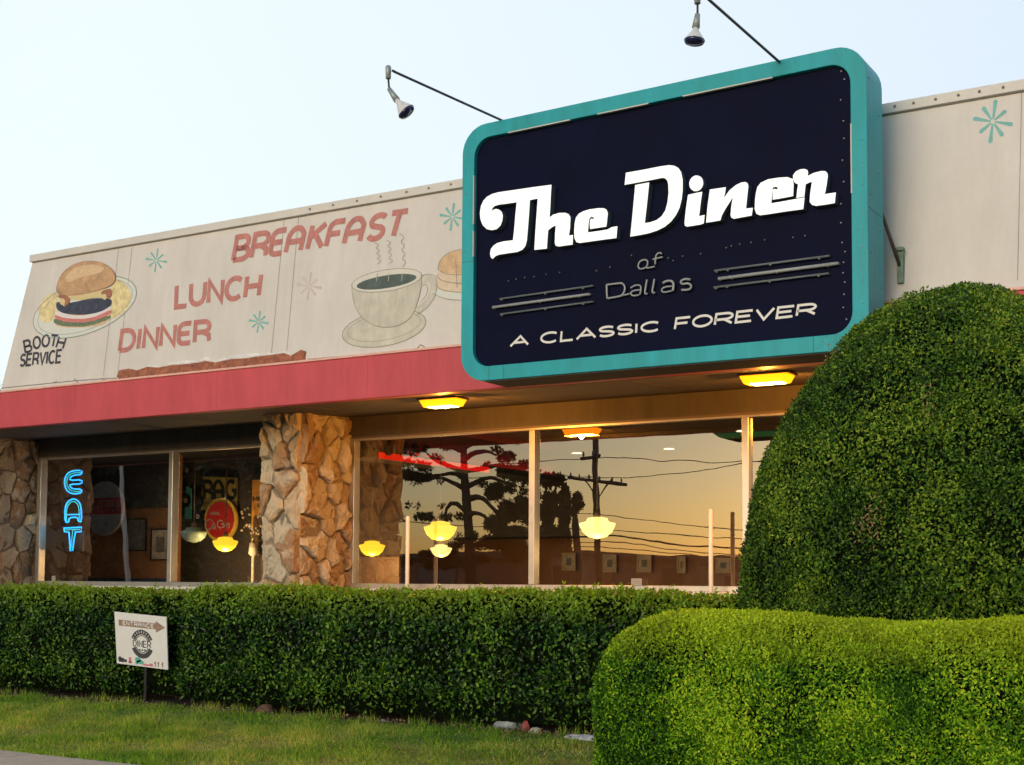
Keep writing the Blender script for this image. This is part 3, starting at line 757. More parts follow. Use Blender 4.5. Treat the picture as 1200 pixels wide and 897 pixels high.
# soffit lights (parts of the building would move with it; kept as things that could be unscrewed)
def soffit_light(px, py, label):
    ZS = 0
    X, Yv = onz(px, py, ZS-.14)
    for _ in range(6): X, Yv = onz(px, py, SOF(Yv)-.06)
    ZS = SOF(Yv)-.012; print('soffit light', X, Yv)
    t = thing('soffit_light', (X, Yv, ZS-.001), label, 'ceiling light', 'soffit lights under the overhang')
    b = MB(); b.box((X-.30, Yv-.15, ZS-.022), (X+.30, Yv+.15, ZS-.002)); b.build('base_plate', 'brown_frame', t)
    s = MB(); a, c = .28, .13
    s.add([(X-a,Yv-c,ZS-.023),(X+a,Yv-c,ZS-.023),(X+a,Yv+c,ZS-.023),(X-a,Yv+c,ZS-.023),(X-a+.04,Yv-c+.03,ZS-.11),(X+a-.04,Yv-c+.03,ZS-.11),(X+a-.04,Yv+c-.03,ZS-.11),(X-a+.04,Yv+c-.03,ZS-.11)],
          [(0,1,2,3),(7,6,5,4),(0,4,5,1),(1,5,6,2),(2,6,7,3),(3,7,4,0)])
    d = s.build('diffuser', 'fixture_glow', t, bevel=.012)
    c_ = MB(); c_.lathe((X, Yv, ZS-.113), [(.001,0),(.10,-.001),(.001,-.004)], 16); c_ = MB()
    c_.box((X-.17, Yv-.11, ZS-.116), (X+.20, Yv+.07, ZS-.111)); c_.build('bright_centre', 'fixture_core', d, bevel=.002)
    l = bpy.data.lights.new('soffit_lamp', 'AREA'); l.shape = 'RECTANGLE'; l.size = .5; l.size_y = .22; l.energy = 7; l.color = (1,.36,.04)
    lo = bpy.data.objects.new('lamp_bulb', l); COL.objects.link(lo); lo.parent = t; lo.location = (0,0,-.125)
    l2 = bpy.data.lights.new('soffit_spill', 'POINT'); l2.energy = 55; l2.color = (1,.36,.04); l2.shadow_soft_size = .03
    lo = bpy.data.objects.new('lamp_spill', l2); COL.objects.link(lo); lo.parent = t; lo.location = (0,0,-.15)
    return t
soffit_light(519, 472, 'glowing orange soffit light left of the big sign, beside the pillar')
soffit_light(899, 444, 'glowing orange soffit light under the right half of the sign')

# ================================================================== BIG SIGN
YS, TH = 12.36, .50
def sp(x, y, Y=YS): return on(x, y, Y)
sl, sb = sp(541,300)[0], sp(760,430)[1]
sr, stp = sp(1017,250)[0], sp(780,103)[1]
print('sign', sl, sr, sb, stp)
S = thing('diner_sign', ((sl+sr)/2, YS+TH, sb), 'big teal framed navy box sign with white lettering on the diner roofline', 'sign')
def rrect(x0, z0, x1, z1, r, n=8):
    out = []
    for cx, cz, a in ((x1-r,z0+r,-90),(x1-r,z1-r,0),(x0+r,z1-r,90),(x0+r,z0+r,180)):
        out += [(cx+r*math.cos(R(a+90*i/n)), cz+r*math.sin(R(a+90*i/n))) for i in range(n+1)]
    return out
fw = .155
out, inn = rrect(sl, sb, sr, stp, .30), rrect(sl+fw, sb+fw, sr-fw, stp-fw, .20)
n = len(out); fr = MB()
vs = [(x, YS, z) for x, z in out]+[(x, YS, z) for x, z in inn]+[(x, YS+TH, z) for x, z in out]+[(x, YS+.10, z) for x, z in inn]
fs = []
for i in range(n):
    j = (i+1) % n
    fs += [(i, j, n+j, n+i), (j, i, 2*n+i, 2*n+j), (n+i, n+j, 3*n+j, 3*n+i)]
fs.append(tuple(range(3*n-1, 2*n-1, -1)))
SK = lambda V_: [(x, y, z+.062*max(0, min(1, (x-sl)/(sr-sl)))*max(0, min(1, (z-sb)/(stp-sb)))) for x, y, z in V_]   # the old box has racked a little
fr.add(SK(vs), fs); fr.build('sign_frame', 'teal_metal', S, bevel=.006)
pn = MB(); pn.prism(rrect(sl+fw-.01, sb+fw-.01, sr-fw+.01, stp-fw+.01, .21), YS+.06, YS+.085); pn.v = SK(pn.v); pn.build('sign_panel', 'navy_panel', S)
un = MB(); un.box((sl+.3, YS+.02, sb-.012), (sr-.3, YS+TH-.01, sb-.002)); un.build('sign_underside', 'sign_under', S)
PN = YS+.06
# worn bright edges and joints in the frame
we = MB()
for (a_, b_) in (((560,205),(560,262)),((560,270),(560,300)),((595,167),(668,151)),((700,144),(760,131)),((800,121),(905,99)),((1000,150),(1000,230))):
    p, q = sp(*a_), sp(*b_)
    if abs(p[0]-q[0]) < .3: X = sl+fw-.004 if p[0] < -6 else sr-fw+.004; we.box((X-.006, YS-.004, q[1]), (X+.006, YS+.03, p[1]))
    else: we.box((p[0], YS-.004, stp-fw-.008), (q[0], YS+.03, stp-fw+.004))
we.v = SK(we.v); we.each('worn_edge', 'bare_edge', S)
jt = MB()
for X in (sp(590,440)[0], sp(953,400)[0], sp(575,160)[0]): jt.box((X-.003, YS-.002, sb+.001), (X+.003, YS+.001, sb+fw-.002))
for z in (sp(548,307)[1],): jt.box((sl+.002, YS-.002, z-.003), (sl+fw-.002, YS+.001, z+.003)); jt.box((sr+.0002, YS+.01, z-.003), (sr+.002, YS+TH-.01, z+.003))
jt.each('frame_joint', 'teal_joint', S)
rv = MB()
for py in (87,97,120,145,165,190,215,240,262,285,296,308,320,331,345,360,374):
    X = sr-fw-.09+random.uniform(-.03,.03); z = sp(990, py)[1]
    rv.lathe((X, PN-.001, z), [(.009,0),(.009,.008),(.003,.012)], 7, (0,-1,0))
for i in range(22): rv.lathe((random.choice((sl+.05, sr-.05)), YS-.001, sb+.25+random.random()*2.4), [(.006,0),(.006,.005),(.002,.007)], 6, (0,-1,0))
for i in range(9): rv.lathe((sr+.001, YS+.08+.3*(i%2), sb+.35+i*.27), [(.009,0),(.009,.006),(.003,.009)], 6, (1,0,0))
rv.v = SK(rv.v); rv.each('rivet', 'rivet', S)
sv = MB()
for i, (x, y) in enumerate(((597,330),(606,328),(616,326),(627,325),(641,322),(657,320),(716,314),(784,303),(790,306),(801,301),(822,298),(852,291),(858,289),(868,287),(881,285),(897,282),(930,279),(944,277),(700,318),(741,300))):
    X, z = sp(x, y, PN); sv.lathe((X, PN-.001, z), [(.009,0),(.009,.02),(.004,.026)], 7, (0,-1,0))
sv.each('tube_stub', 'neon_grey', S)

# white channel letters
YL = YS-.035                    # letter faces
def l3(p): return [(555+x/6.857, 180+y/6.857) for x, y in p]
def l4(p): return [(730+x/8.154, 180+y/8.154) for x, y in p]
def l5(p): return [(850+x/8, 180+y/8) for x, y in p]
Th = l3([(625,252),(620,330),(616,420),(610,515),(640,492),(690,478),(735,477),(762,487),(778,512),(774,600),(765,660),(798,655),(795,732),(740,740),(685,748),(660,742),(652,720),(655,640),(660,578),(630,592),(598,618),(592,700),(588,765),(540,770),(488,775),(495,650),(505,500),(515,363),(485,368),(452,375),(445,480),(436,600),(427,700),(415,745),(392,773),(350,792),(290,800),(205,813),(175,825),(152,848),(138,835),(132,805),(138,770),(158,742),(190,720),(240,707),(316,698),(325,620),(335,500),(346,392),(280,402),(200,412),(163,425),(148,445),(146,466),(160,452),(180,446),(205,452),(225,470),(234,500),(230,540),(215,580),(185,608),(145,617),(105,608),(72,575),(55,530),(50,480),(58,425),(78,380),(108,348),(150,325),(200,312),(350,290),(500,268)])
e1 = l3([(810,680),(808,620),(812,560),(822,515),(845,485),(880,465),(930,450),(1000,440),(1045,440),(1068,452),(1078,480),(1072,540),(1066,588),(1000,598),(936,608),(933,570),(936,535),(948,522),(962,530),(967,514),(945,508),(928,528),(922,580),(918,635),(1000,624),(1075,612),(1112,592),(1155,585),(1147,680),(1050,692),(950,706),(850,720),(825,712)])
D = l4([(28,185),(200,155),(350,125),(440,112),(490,118),(530,140),(555,180),(570,250),(570,350),(560,440),(540,520),(505,590),(460,650),(400,700),(330,735),(250,762),(150,782),(70,795),(85,650),(102,470),(117,302),(250,277),(240,380),(225,520),(208,666),(260,658),(320,638),(370,600),(405,545),(425,470),(436,380),(433,300),(425,262),(405,240),(380,232),(250,258),(120,282),(16,300)])
idot = l4(ell(700,286,66,76,15,22)); 
istem = l4([(622,395),(757,366),(745,450),(727,600),(780,588),(772,668),(740,680),(612,700),(592,690),(588,660),(602,530)])
nn_ = l4([(830,345),(982,323),(975,380),(960,432)])+l5([(40,345),(100,296),(150,273),(188,268),(210,282),(215,310),(205,400),(193,516),(257,510),(247,582),(160,598),(80,613),(56,602),(48,575),(58,480),(72,405),(35,465),(0,520)])+l4([(945,590),(930,640),(860,652),(794,662),(808,510)])
e2 = l5([(275,520),(278,440),(285,380),(300,315),(332,275),(400,243),(500,227),(580,222),(632,240),(640,290),(635,400),(540,418),(444,434),(444,345),(458,331),(482,338),(496,322),(472,312),(444,320),(436,400),(430,468),(580,442),(742,412),(730,522),(560,545),(400,570),(322,580),(290,565)])
r2 = l5([(634,236),(635,205),(660,170),(700,150),(740,145),(768,155),(776,180),(770,212),(830,182),(900,165),(938,167),(956,185),(960,215),(948,300),(932,382),(1035,366),(1026,465),(940,480),(850,492),(812,482),(790,455),(795,380),(812,265),(780,275),(752,290),(740,404),(666,418),(674,340),(682,290),(655,278),(642,262)])
def letter(px, nm, label):
    P2 = [on(x, y, YL) for x, y in px]
    b = MB(); b.prism(P2, YL+.004, PN-.001)
    o = b.build('sign_letter', 'letter_side', S, label=label)
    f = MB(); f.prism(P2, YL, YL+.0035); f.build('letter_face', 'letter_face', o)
letter(Th, 'Th', 'joined white letters T and h'); letter(e1, 'e', 'white letter e beside the joined T and h'); letter(D, 'D', 'tall white capital D')
letter(idot, 'dot', 'round white dot of the letter i'); letter(istem, 'i', 'white stem of the letter i'); letter(nn_, 'n', 'white letter n'); letter(e2, 'e', 'white letter e joined to the r'); letter(r2, 'r', 'white letter r at the end')

# neon stripes, unlit
def neon(pts, m, r=.010, off=.045, closed=False, parent=S, nm='neon_tube', label=None):
    mb = MB(); P3 = [(x, PN-off, z) for x, z in pts]
    if closed: mb.tube(P3, r, 7, closed=True)
    else: mb.tube([(pts[0][0], PN, pts[0][1])]+P3+[(pts[-1][0], PN, pts[-1][1])], r, 7)
    return mb.build(nm, m, parent, label=label)
z6 = lambda x, y: on(570+x/6.9, 290+y/6.9, PN-.045)
z8 = lambda x, y: on(830+x/6.9, 290+y/6.9, PN-.045)
for a_, b_, m_, r_ in (((110,418),(858,312),'neon_grey',.011),((52,486),(830,380),'neon_off',.016),((112,542),(858,440),'neon_grey',.011)):
    t_ = neon([z6(*a_), z6(*b_)], m_, r_)
    k = MB()
    for u in (.02,.5,.9): 
        p = Vector(z6(*a_)).lerp(Vector(z6(*b_)), u); k.lathe((p.x, PN-.001, p.y-.012), [(.012,0),(.012,.05),(.006,.055)], 8, (0,-1,0))
    k.each('tube_clip', 'neon_grey', t_)
for a_, b_, m_, r_ in (((50,190),(975,70),'neon_grey',.012),((82,255),(1048,130),'neon_off',.018),((45,325),(970,212),'neon_grey',.012)):
    t_ = neon([z8(*a_), z8(*b_)], m_, r_)
    k = MB()
    for u in (.02,.12,.5,.92): 
        p = Vector(z8(*a_)).lerp(Vector(z8(*b_)), u); k.lathe((p.x, PN-.001, p.y-.012), [(.012,0),(.012,.05),(.006,.055)], 8, (0,-1,0))
    k.each('tube_clip', 'neon_grey', t_)
z7 = lambda L_: [on(700+x/6.9, 290+y/6.9, PN-.045) for x, y in L_]
nz = MB()
def ntube(mb, L_, closed=False, r=.009, sm=1):
    p = z7(smoothp(L_, sm, closed) if sm else L_)
    mb.tube([(x, PN-.045, z) for x, z in p], r, 7, closed=closed)
nz = MB(); ntube(nz, [(330,140),(350,108),(395,98),(412,125),(395,165),(350,178),(332,165)], True); ntube(nz, [(395,168),(430,165),(465,155)]); nz.build('neon_letter', 'neon_off', S, label='unlit neon letter o of the word of')
nz = MB(); ntube(nz, [(468,140),(470,90),(480,55),(505,42),(522,55)]); ntube(nz, [(448,98),(500,85),(530,80)]); nz.build('neon_letter', 'neon_off', S, label='unlit neon letter f of the word of')
nz = MB(); ntube(nz, [(78,302),(84,303),(180,290),(205,292),(224,318),(222,352),(205,385),(180,398),(92,412),(84,413),(79,405),(76,312)], True, .011); nz.build('neon_letter', 'neon_off', S, label='unlit neon capital D')
nz = MB(); ntube(nz, [(205,390),(265,375)]); ntube(nz, [(270,330),(300,308),(345,305),(355,330),(345,385)]); ntube(nz, [(345,345),(290,350),(268,372),(285,395),(340,385)]); nz.build('neon_letter', 'neon_off', S, label='unlit neon letter a after the D')
nz = MB(); ntube(nz, [(402,262),(390,330),(384,368),(392,378),(406,374)], r=.010); nz.build('neon_letter', 'neon_off', S, label='first unlit neon letter l')
nz = MB(); ntube(nz, [(462,256),(450,325),(444,360),(452,370),(468,366)], r=.010); nz.build('neon_letter', 'neon_off', S, label='second unlit neon letter l')
nz = MB(); ntube(nz, [(530,290),(560,272),(605,272),(620,300),(610,355)], r=.013); ntube(nz, [(605,315),(545,320),(515,345),(535,368),(605,352)]); nz.build('neon_letter', 'neon_off', S, label='unlit neon letter a before the s')
nz = MB(); ntube(nz, [(755,262),(710,255),(670,275),(685,300),(740,290),(765,315),(745,345),(680,345)], r=.012); nz.build('neon_letter', 'neon_off', S, label='unlit neon letter s at the end')
# painted slogan
for s_, q in (('a', ((600.5,395.5),(620,393),(619,404),(598.5,406))), ('CLaSSIC', ((635,391),(773,377),(772.5,387.5),(634,402.5))), ('fOreVer', ((793,373.5),(957,356),(955,368),(791,386)))):
    mb = MB(); text_flat(mb, s_, [on(*p, PN) for p in q], .024, PN-.004, 0, 0, gap=.22, wide=1.05)
    mb.build('painted_slogan', 'paint_white', S, label={'a':'painted word A','C':'painted word CLASSIC','f':'painted word FOREVER'}[s_[0]])
# brace to the wall
p0 = on(1037,243,YS+TH+.05); p1 = pp(1056,314)
sx = .3
m_ = MB(); yb = YF+KP*(p1[1]-ZFT)
m_.tube([(sr-.08, YS+TH-.01, on(1030,225,YS+TH)[1]), (p1[0], yb-.03, p1[1])], .018, 8); br = m_.build('brace_rod', 'rod_brown', S)
m_ = MB(); m_.box((p1[0]-.03, yb-.05, p1[1]-.16), (p1[0]+.03, yb+.04, p1[1]+.20)); m_.tube([(p1[0]-.04, yb-.07, p1[1]+.17),(p1[0]+.05, yb-.07, p1[1]+.17)], .02, 8); m_.build('brace_bracket', 'verdigris', br, bevel=.006)
for X in (sl+.5, sr-.6):
    for z in (sb+.35, sb+1.2):
        m_ = MB(); m_.box((X-.04, YS+TH-.005, z-.04), (X+.04, YF+.05+KP*max(0, z-ZFT), z+.04)); m_.build('mounting_arm', 'rod_brown', S)

# gooseneck flood lamps above the sign
def flood(base_px, end_px, lamp, label):
    yb0 = YS+.18
    xb = on(*base_px, yb0)[0]
    # arm reaches straight out over the pavement: same X, find Y where the sight line crosses it
    d = ray(*end_px); t = xb/d[0]; ye, ze = t*d[1], 1.4+t*d[2]
    t_ = thing('flood_lamp', (xb, yb0, stp), label, 'flood lamp', 'flood lamps on long arms over the sign')
    end = (xb, ye, ze)
    a = MB(); a.tube([(xb, yb0, stp-.01), (xb, yb0-.03, stp+.03), (xb, ye+.05, ze), end], .013, 8); a.build('arm', 'arm', t_)
    q = lambda px, py: (lambda X: Vector((xb-.02+X[0]*0+ (X[0]-xb), ye, X[1])))(on(px, py, ye))
    (bx0, by0), (bx1, by1), (jx0, jy0), (jx1, jy1), (lx, ly), (ax, ay), tip = lamp
    b = MB(); b.tube([q(bx0,by0), q(bx0*.85+bx1*.15,by0*.85+by1*.15), q(bx1,by1)], [.022,.03,.026], 10); b.build('junction_box', 'lamp_grey', t_)
    c = MB(); c.tube([q(bx1,by1-1), q((bx1+jx0)/2,(by1+jy0)/2), q(jx0,jy0)], .010, 8); c.build('knuckle', 'arm', t_)
    s = MB(); s.tube([q(jx0,jy0), q(jx1,jy1)], [.022,.034], 12); s.build('socket', 'lamp_grey', t_)
    c0, c1 = q(jx1, jy1), q(lx, ly); ax3 = (c1-c0); ax3.y = -tip; ax3.normalize(); L_ = (c1-c0).length
    bl_ = MB(); bl_.lathe(c0, [(.022,-.01),(.03,L_*.25),(.06,L_*.6),(.088,L_*.95),(.09,L_)], 24, ax3); ob = bl_.build('reflector_bulb', 'bulb_white', t_)
    ln_ = MB(); ln_.lathe(c0, [(.089,L_+.001),(.08,L_+.018),(.05,L_+.03),(.001,L_+.034)], 24, ax3); ln_.build('lens', 'bulb_lens', ob)
flood((595,138),(460,83),((457,77),(457,92),(458,104),(467,117),(476,130),(0,0),-.035), 'flood lamp with white bulb on long arm at the sign left end')
flood((921,68),(822,-8),((819,-14),(820,4),(820,16),(818,32),(817,48),(0,0),.012), 'flood lamp with dark blue lens on arm at the sign right end')

# ================================================================== LIT WINDOW SIGN (EAT)
YE = YG+.10
E_ = thing('neon_window_sign', (*[on(87,650,YE)[0], YE], on(87,650,YE)[1]), 'blue neon sign reading EAT hanging inside the left window', 'neon sign')
ez = lambda L_: [on(60+x/5.275, 520+y/5.275, YE) for x, y in L_]
def eat(outer, inner, label):
    mb = MB(); mb.tube([(x, YE, z) for x, z in ez(outer)], .0125, 8, closed=True); o = mb.build('neon_letter', 'neon_blue', E_, label=label)
    mb = MB(); mb.tube([(x, YE-.008, z) for x, z in ez(inner)], .006, 6); mb.build('inner_tube', 'neon_cyan', o)
eat(smoothp([(190,165),(130,168),(100,185),(85,215),(82,250),(92,285),(115,305),(145,312),(188,305),(188,282),(140,282),(118,270),(112,252),(190,250),(192,224),(112,228),(120,205),(145,195),(190,190)],1),
    smoothp([(185,178),(135,182),(108,200),(97,235),(104,270),(125,292),(160,298),(182,294)],1,False), 'blue neon letter E')
eat(smoothp([(85,485),(85,400),(100,360),(135,340),(165,352),(185,385),(188,485),(165,480),(165,455),(110,458),(108,488)],1),
    smoothp([(96,478),(97,405),(112,372),(138,355),(160,368),(174,395),(176,475)],1,False), 'blue neon letter A')
mb = MB(); mb.tube([(x, YE, z) for x, z in ez([(100,440),(176,438)])], .011, 6); mb.build('neon_crossbar', 'neon_blue', E_)
eat([(78,522),(188,518),(184,545),(150,548),(140,600),(132,662),(118,664),(114,600),(110,548),(82,545)],
    [(86,534),(178,531),(135,536),(124,650)], 'blue neon letter T')
mb = MB()
for x in (98, 170): mb.tube([(*[on(60+x/5.275, 548, YE)[0], YE+.03], 3.4), (on(60+x/5.275, 548, YE)[0], YE+.03, on(87,645,YE)[1])], .004, 5)
mb.each('support_rod', 'frame_black', E_)
lb = bpy.data.lights.new('neon_spill', 'POINT'); lb.energy = 3; lb.color = (.05,.5,1); lb.shadow_soft_size = .15
lo = bpy.data.objects.new('neon_lamp', lb); COL.objects.link(lo); lo.parent = E_; lo.location = (0, .12, .45)
# dull board behind the T
X, Z = on(88,633,YG+.35)
o = MB().box((X-.20, YG+.33, Z-.20), (X+.22, YG+.36, Z+.16)).build('display_board', 'frame_black'); tag(o, 'dark display board standing behind the neon T in the left window', 'board')

# ================================================================== INTERIOR THINGS
def pendant(px, py, Y, r, m, label, shade='shade_glow', e=14):
    X, Z = on(px, py, Y)
    t = thing('pendant_lamp', (X, Y, Z), label, 'pendant lamp', 'schoolhouse pendant lamps in the dining room')
    s = MB(); s.lathe((X, Y, Z), [(.02,-r*.72),(r*.5,-r*.62),(r*.82,-r*.35),(r*.98,.0),(r*1.0,r*.12),(r*.62,r*.22),(r*.55,r*.40),(r*.2,r*.46)], 28); s.build('lamp_shade', m, t)
    c = MB(); c.tube([(X, Y, Z+r*.46), (X, Y, ZS-.08)], .012, 6); c.lathe((X, Y, Z+r*.46), [(r*.25,0),(r*.2,.06),(.012,.09)], 12); c.build('stem', 'brown_frame', t)
    if e:
        l = bpy.data.lights.new('pendant_bulb', 'POINT'); l.energy = e; l.color = (1,.62,.25); l.shadow_soft_size = .1
        lo = bpy.data.objects.new('lamp_bulb', l); COL.objects.link(lo); lo.parent = t; lo.location = (0, 0, -r-.12)
    return t
pendant(264,636,18.2,.225,'shade_glow','lit yellow pendant lamp behind the window left of the pillar', e=26)
pendant(436,641,18.7,.225,'shade_glow','lit yellow pendant lamp seen at the edge of the frame right of the pillar', e=10)
pendant(516,620,17.8,.262,'shade_glow','larger lit yellow pendant lamp in front of the reflected pine', e=14)
pendant(517,644,20.8,.20,'shade_pale','smallest lit pendant lamp, just below the larger one by the pine', e=10)
pendant(700,616,17.3,.262,'shade_pale','pale lit pendant lamp in front of the reflected utility pole', e=10)
pendant(227,625,18.0,.24,'bowl_teal','unlit pale green pendant lamp beside the first mullion', e=0)
# extra rows out of frame to the right light the room
pendant(960,640,20.8,.24,'shade_pale','pendant lamp hidden behind the tall clipped bush', e=12)

def picture(px0, px1, py0, py1, Y, frame, pic, label, group='framed pictures on the dining room walls'):
    (x0, z1), (x1, z0) = on(px0, py0, Y), on(px1, py1, Y)
    t = MB(); w = .025
    t.box((x0,Y-.03,z0),(x1,Y-.001,z0+w)); t.box((x0,Y-.03,z1-w),(x1,Y-.001,z1)); t.box((x0,Y-.03,z0+w),(x0+w,Y-.001,z1-w)); t.box((x1-w,Y-.03,z0+w),(x1,Y-.001,z1-w))
    ob = thing('wall_picture', ((x0+x1)/2, Y-.001, z0), label, 'picture', group)
    t.build('frame', frame, ob); m_ = MB().box((x0+w,Y-.012,z0+w),(x1-w,Y-.0012,z1-w)).build('print', pic, ob)
    q = .22; m2 = MB().box((x0+w+(x1-x0)*q,Y-.014,z0+w+(z1-z0)*q),(x1-w-(x1-x0)*q,Y-.0125,z1-w-(z1-z0)*q)).build('image', 'picture_grey', ob)
YB = 23.42
picture(150,172,608,646,18.6,'frame_black','picture_grey','tall black framed picture in the middle of the leftmost window')
picture(178,199,620,657,18.6,'frame_black','picture_tan','black framed picture close beside the left window mullion')
for i, (a_, b_, t0, t1, lb_) in enumerate(((659,675,648,669,'small framed picture under the edge of the reflected trees'),(707,723,650,671,'pale framed print just right of the reflected pole foot'),(747,764,650,671,'pale framed print above the small notice on the sill'),(794,804,652,672,'narrow framed print left of the white post'),(839,857,654,672,'wide framed print right of the white post'))):
    picture(a_, b_, t0, t1, YB-.01, 'frame_gold', 'picture_tan', lb_)
# round soda sign
def disc(mb, cx, cz, r, y0, y1, n=36): mb.prism([(cx+r*math.cos(2*math.pi*i/n), cz+r*math.sin(2*math.pi*i/n)) for i in range(n)], y0, y1)
Y = 18.28; X, Z = on(122,596,Y); r = (on(122,564,Y)[1]-on(122,628,Y)[1])/2
t = thing('soda_clock_sign', (X, Y+.02, Z-r), 'round white wall sign with a red band, in the leftmost window', 'wall sign')
mb = MB(); disc(mb, X, Z, r, Y, Y+.04); mb.build('disc', 'sign_white', t)
mb = MB(); mb.box((X-r*.97, Y-.012, Z-r*.22), (X+r*.97, Y-.001, Z+r*.38)); mb.build('red_band', 'soda_red', t)
mb = MB(); text_flat(mb, 'Dr PePPer', [(X-r*.85,Z+r*.28),(X+r*.85,Z+r*.28),(X+r*.8,Z-r*.12),(X-r*.85,Z-r*.12)], .022, Y-.015); text_flat(mb, '4', [(X+.02,Z-r*.4),(X+.12,Z-r*.4),(X+.12,Z-r*.65),(X+.02,Z-r*.65)], .02, Y-.004)
text_flat(mb, '10', [(X-r*.6,Z+r*.7),(X-r*.3,Z+r*.7),(X-r*.3,Z+r*.5),(X-r*.6,Z+r*.5)], .02, Y-.004); text_flat(mb, '2', [(X+r*.4,Z+r*.7),(X+r*.55,Z+r*.7),(X+r*.55,Z+r*.5),(X+r*.4,Z+r*.5)], .02, Y-.004)
mb.build('lettering', 'seam', t)
# right half of left window: poster, soda disc, board
Yq = 19.2; q1 = lambda x, y, Y=Yq: on(210+x/7.475, 540+y/7.475, Y)
MB().box((-19.6, 19.3, .2), (-14.0, 19.45, ZS-.07)).build('display_wall', 'int_dark', B)
MB().box((-17.15, 19.2, .2), (-14.0, 19.29, q1(300,850,19.2)[1])).build('display_dado', 'table_wood', B)
t = thing('yellow_letter_sign', (q1(340,400)[0], Yq, q1(340,430)[1]), 'yellow sign with large black letters above the red soda disc', 'wall sign')
mb = MB(); mb.prism([q1(205,140), q1(505,150), q1(500,470), q1(190,430)], Yq, Yq+.03); mb.build('board', 'poster_yellow', t)
mb = MB(); text_flat(mb, 'RAG', [q1(215,185), q1(490,180), q1(490,330), q1(225,340)], .075, Yq-.006, gap=.2); mb.build('lettering', 'frame_black', t)
t = thing('soda_disc_sign', (*[q1(360,520)[0], Yq-.1], q1(360,700)[1]), 'red soda disc on a gold ring above the lit yellow lamp', 'wall sign')
cx, cz = q1(362,520, Yq-.1); rr = abs(q1(362,360,Yq-.1)[1]-cz)
mb = MB(); disc(mb, cx, cz, rr*1.2, Yq-.1, Yq-.06); mb.build('gold_ring', 'soda_gold', t)
mb = MB(); disc(mb, cx, cz, rr, Yq-.13, Yq-.101); mb.build('red_disc', 'soda_red', t)
mb = MB(); text_flat(mb, 'DrINK', [q1(278,450,Yq-.13), q1(356,450,Yq-.13), q1(356,475,Yq-.13), q1(278,475,Yq-.13)], .012, Yq-.136, gap=.3)
def scr(L_, w=.022): ribbon(mb, [q1(x, y, Yq-.13) for x, y in smoothp(L_, 2, False)], w, Yq-.137)
scr([(290,525),(262,512),(232,540),(230,590),(250,610),(285,590)]); scr([(290,560),(300,600),(318,590),(312,555),(292,560)]); scr([(262,512),(310,540),(325,600)],.012)
scr([(385,530),(355,520),(335,545),(340,585),(370,590)]); scr([(372,560),(390,545),(395,585),(378,580)]); scr([(400,580),(412,530),(420,580)]); scr([(425,560),(440,545),(442,590),(428,585)])
mb.build('lettering', 'sign_white', t)
t = thing('menu_board', (q1(720,800)[0], Yq-.05, q1(720,830)[1]), 'orange lettered menu board beside the stone pillar', 'menu board')
mb = MB(); x0, z1 = q1(640,170,Yq-.05); x1, z0 = q1(900,830,Yq-.05); mb.box((x0, Yq-.05, z0), (x1, Yq-.01, z1)); mb.build('board', 'board_orange', t)
mb = MB(); text_flat(mb, 'MENU', [q1(650,320,Yq-.05), q1(800,315,Yq-.05), q1(800,350,Yq-.05), q1(650,355,Yq-.05)], .022, Yq-.056); text_flat(mb, 'EATS', [q1(690,375,Yq-.05), q1(790,372,Yq-.05), q1(790,402,Yq-.05), q1(690,405,Yq-.05)], .022, Yq-.056)
mb.build('lettering', 'frame_black', t)
mb = MB(); x0, z1 = q1(655,490,Yq-.07); x1, z0 = q1(850,830,Yq-.07); mb.box((x0, Yq-.085, z0), (x1, Yq-.0505, z1)); mb.build('dark_door_panel', 'table_wood', t)
# records, blue strip
for i, (x, y, r_, lb_) in enumerate(((60,350,.13,'black record with a white label, lower left of the two tall ones'),(70,85,.13,'dim black record near the top beside the mullion'),(165,490,.13,'black record with pale label next to the green lamp'),(178,355,.12,'plain dark record left of the yellow letters'))):
    cx, cz = q1(x, y, Yq-.06); t = thing('vinyl_record', (cx, Yq-.06, cz-r_), lb_, 'record', 'records hung in the window display')
    mb = MB(); disc(mb, cx, cz, r_, Yq-.07, Yq-.06); mb.build('disc', 'vinyl', t); mb = MB(); disc(mb, cx, cz, r_*.36, Yq-.075, Yq-.0705, 16); mb.build('label', 'sign_white' if i != 3 else 'int_dark', t)
    mb = MB(); disc(mb, cx, cz, r_*.10, Yq-.078, Yq-.0755, 12); mb.build('spindle_hole', 'vinyl', t)
(x0, z1), (x1, z0) = q1(62,250,Yq-.02), q1(112,510,Yq-.02)
mb = MB(); mb.prism([(x0,z0),(x1,z0),(x1-.02,z1),(x0+.03,z1+.05)], Yq-.05, Yq-.02); tag(mb.build('blue_banner', 'sky_blue_strip'), 'narrow bright blue banner between the records', 'banner')
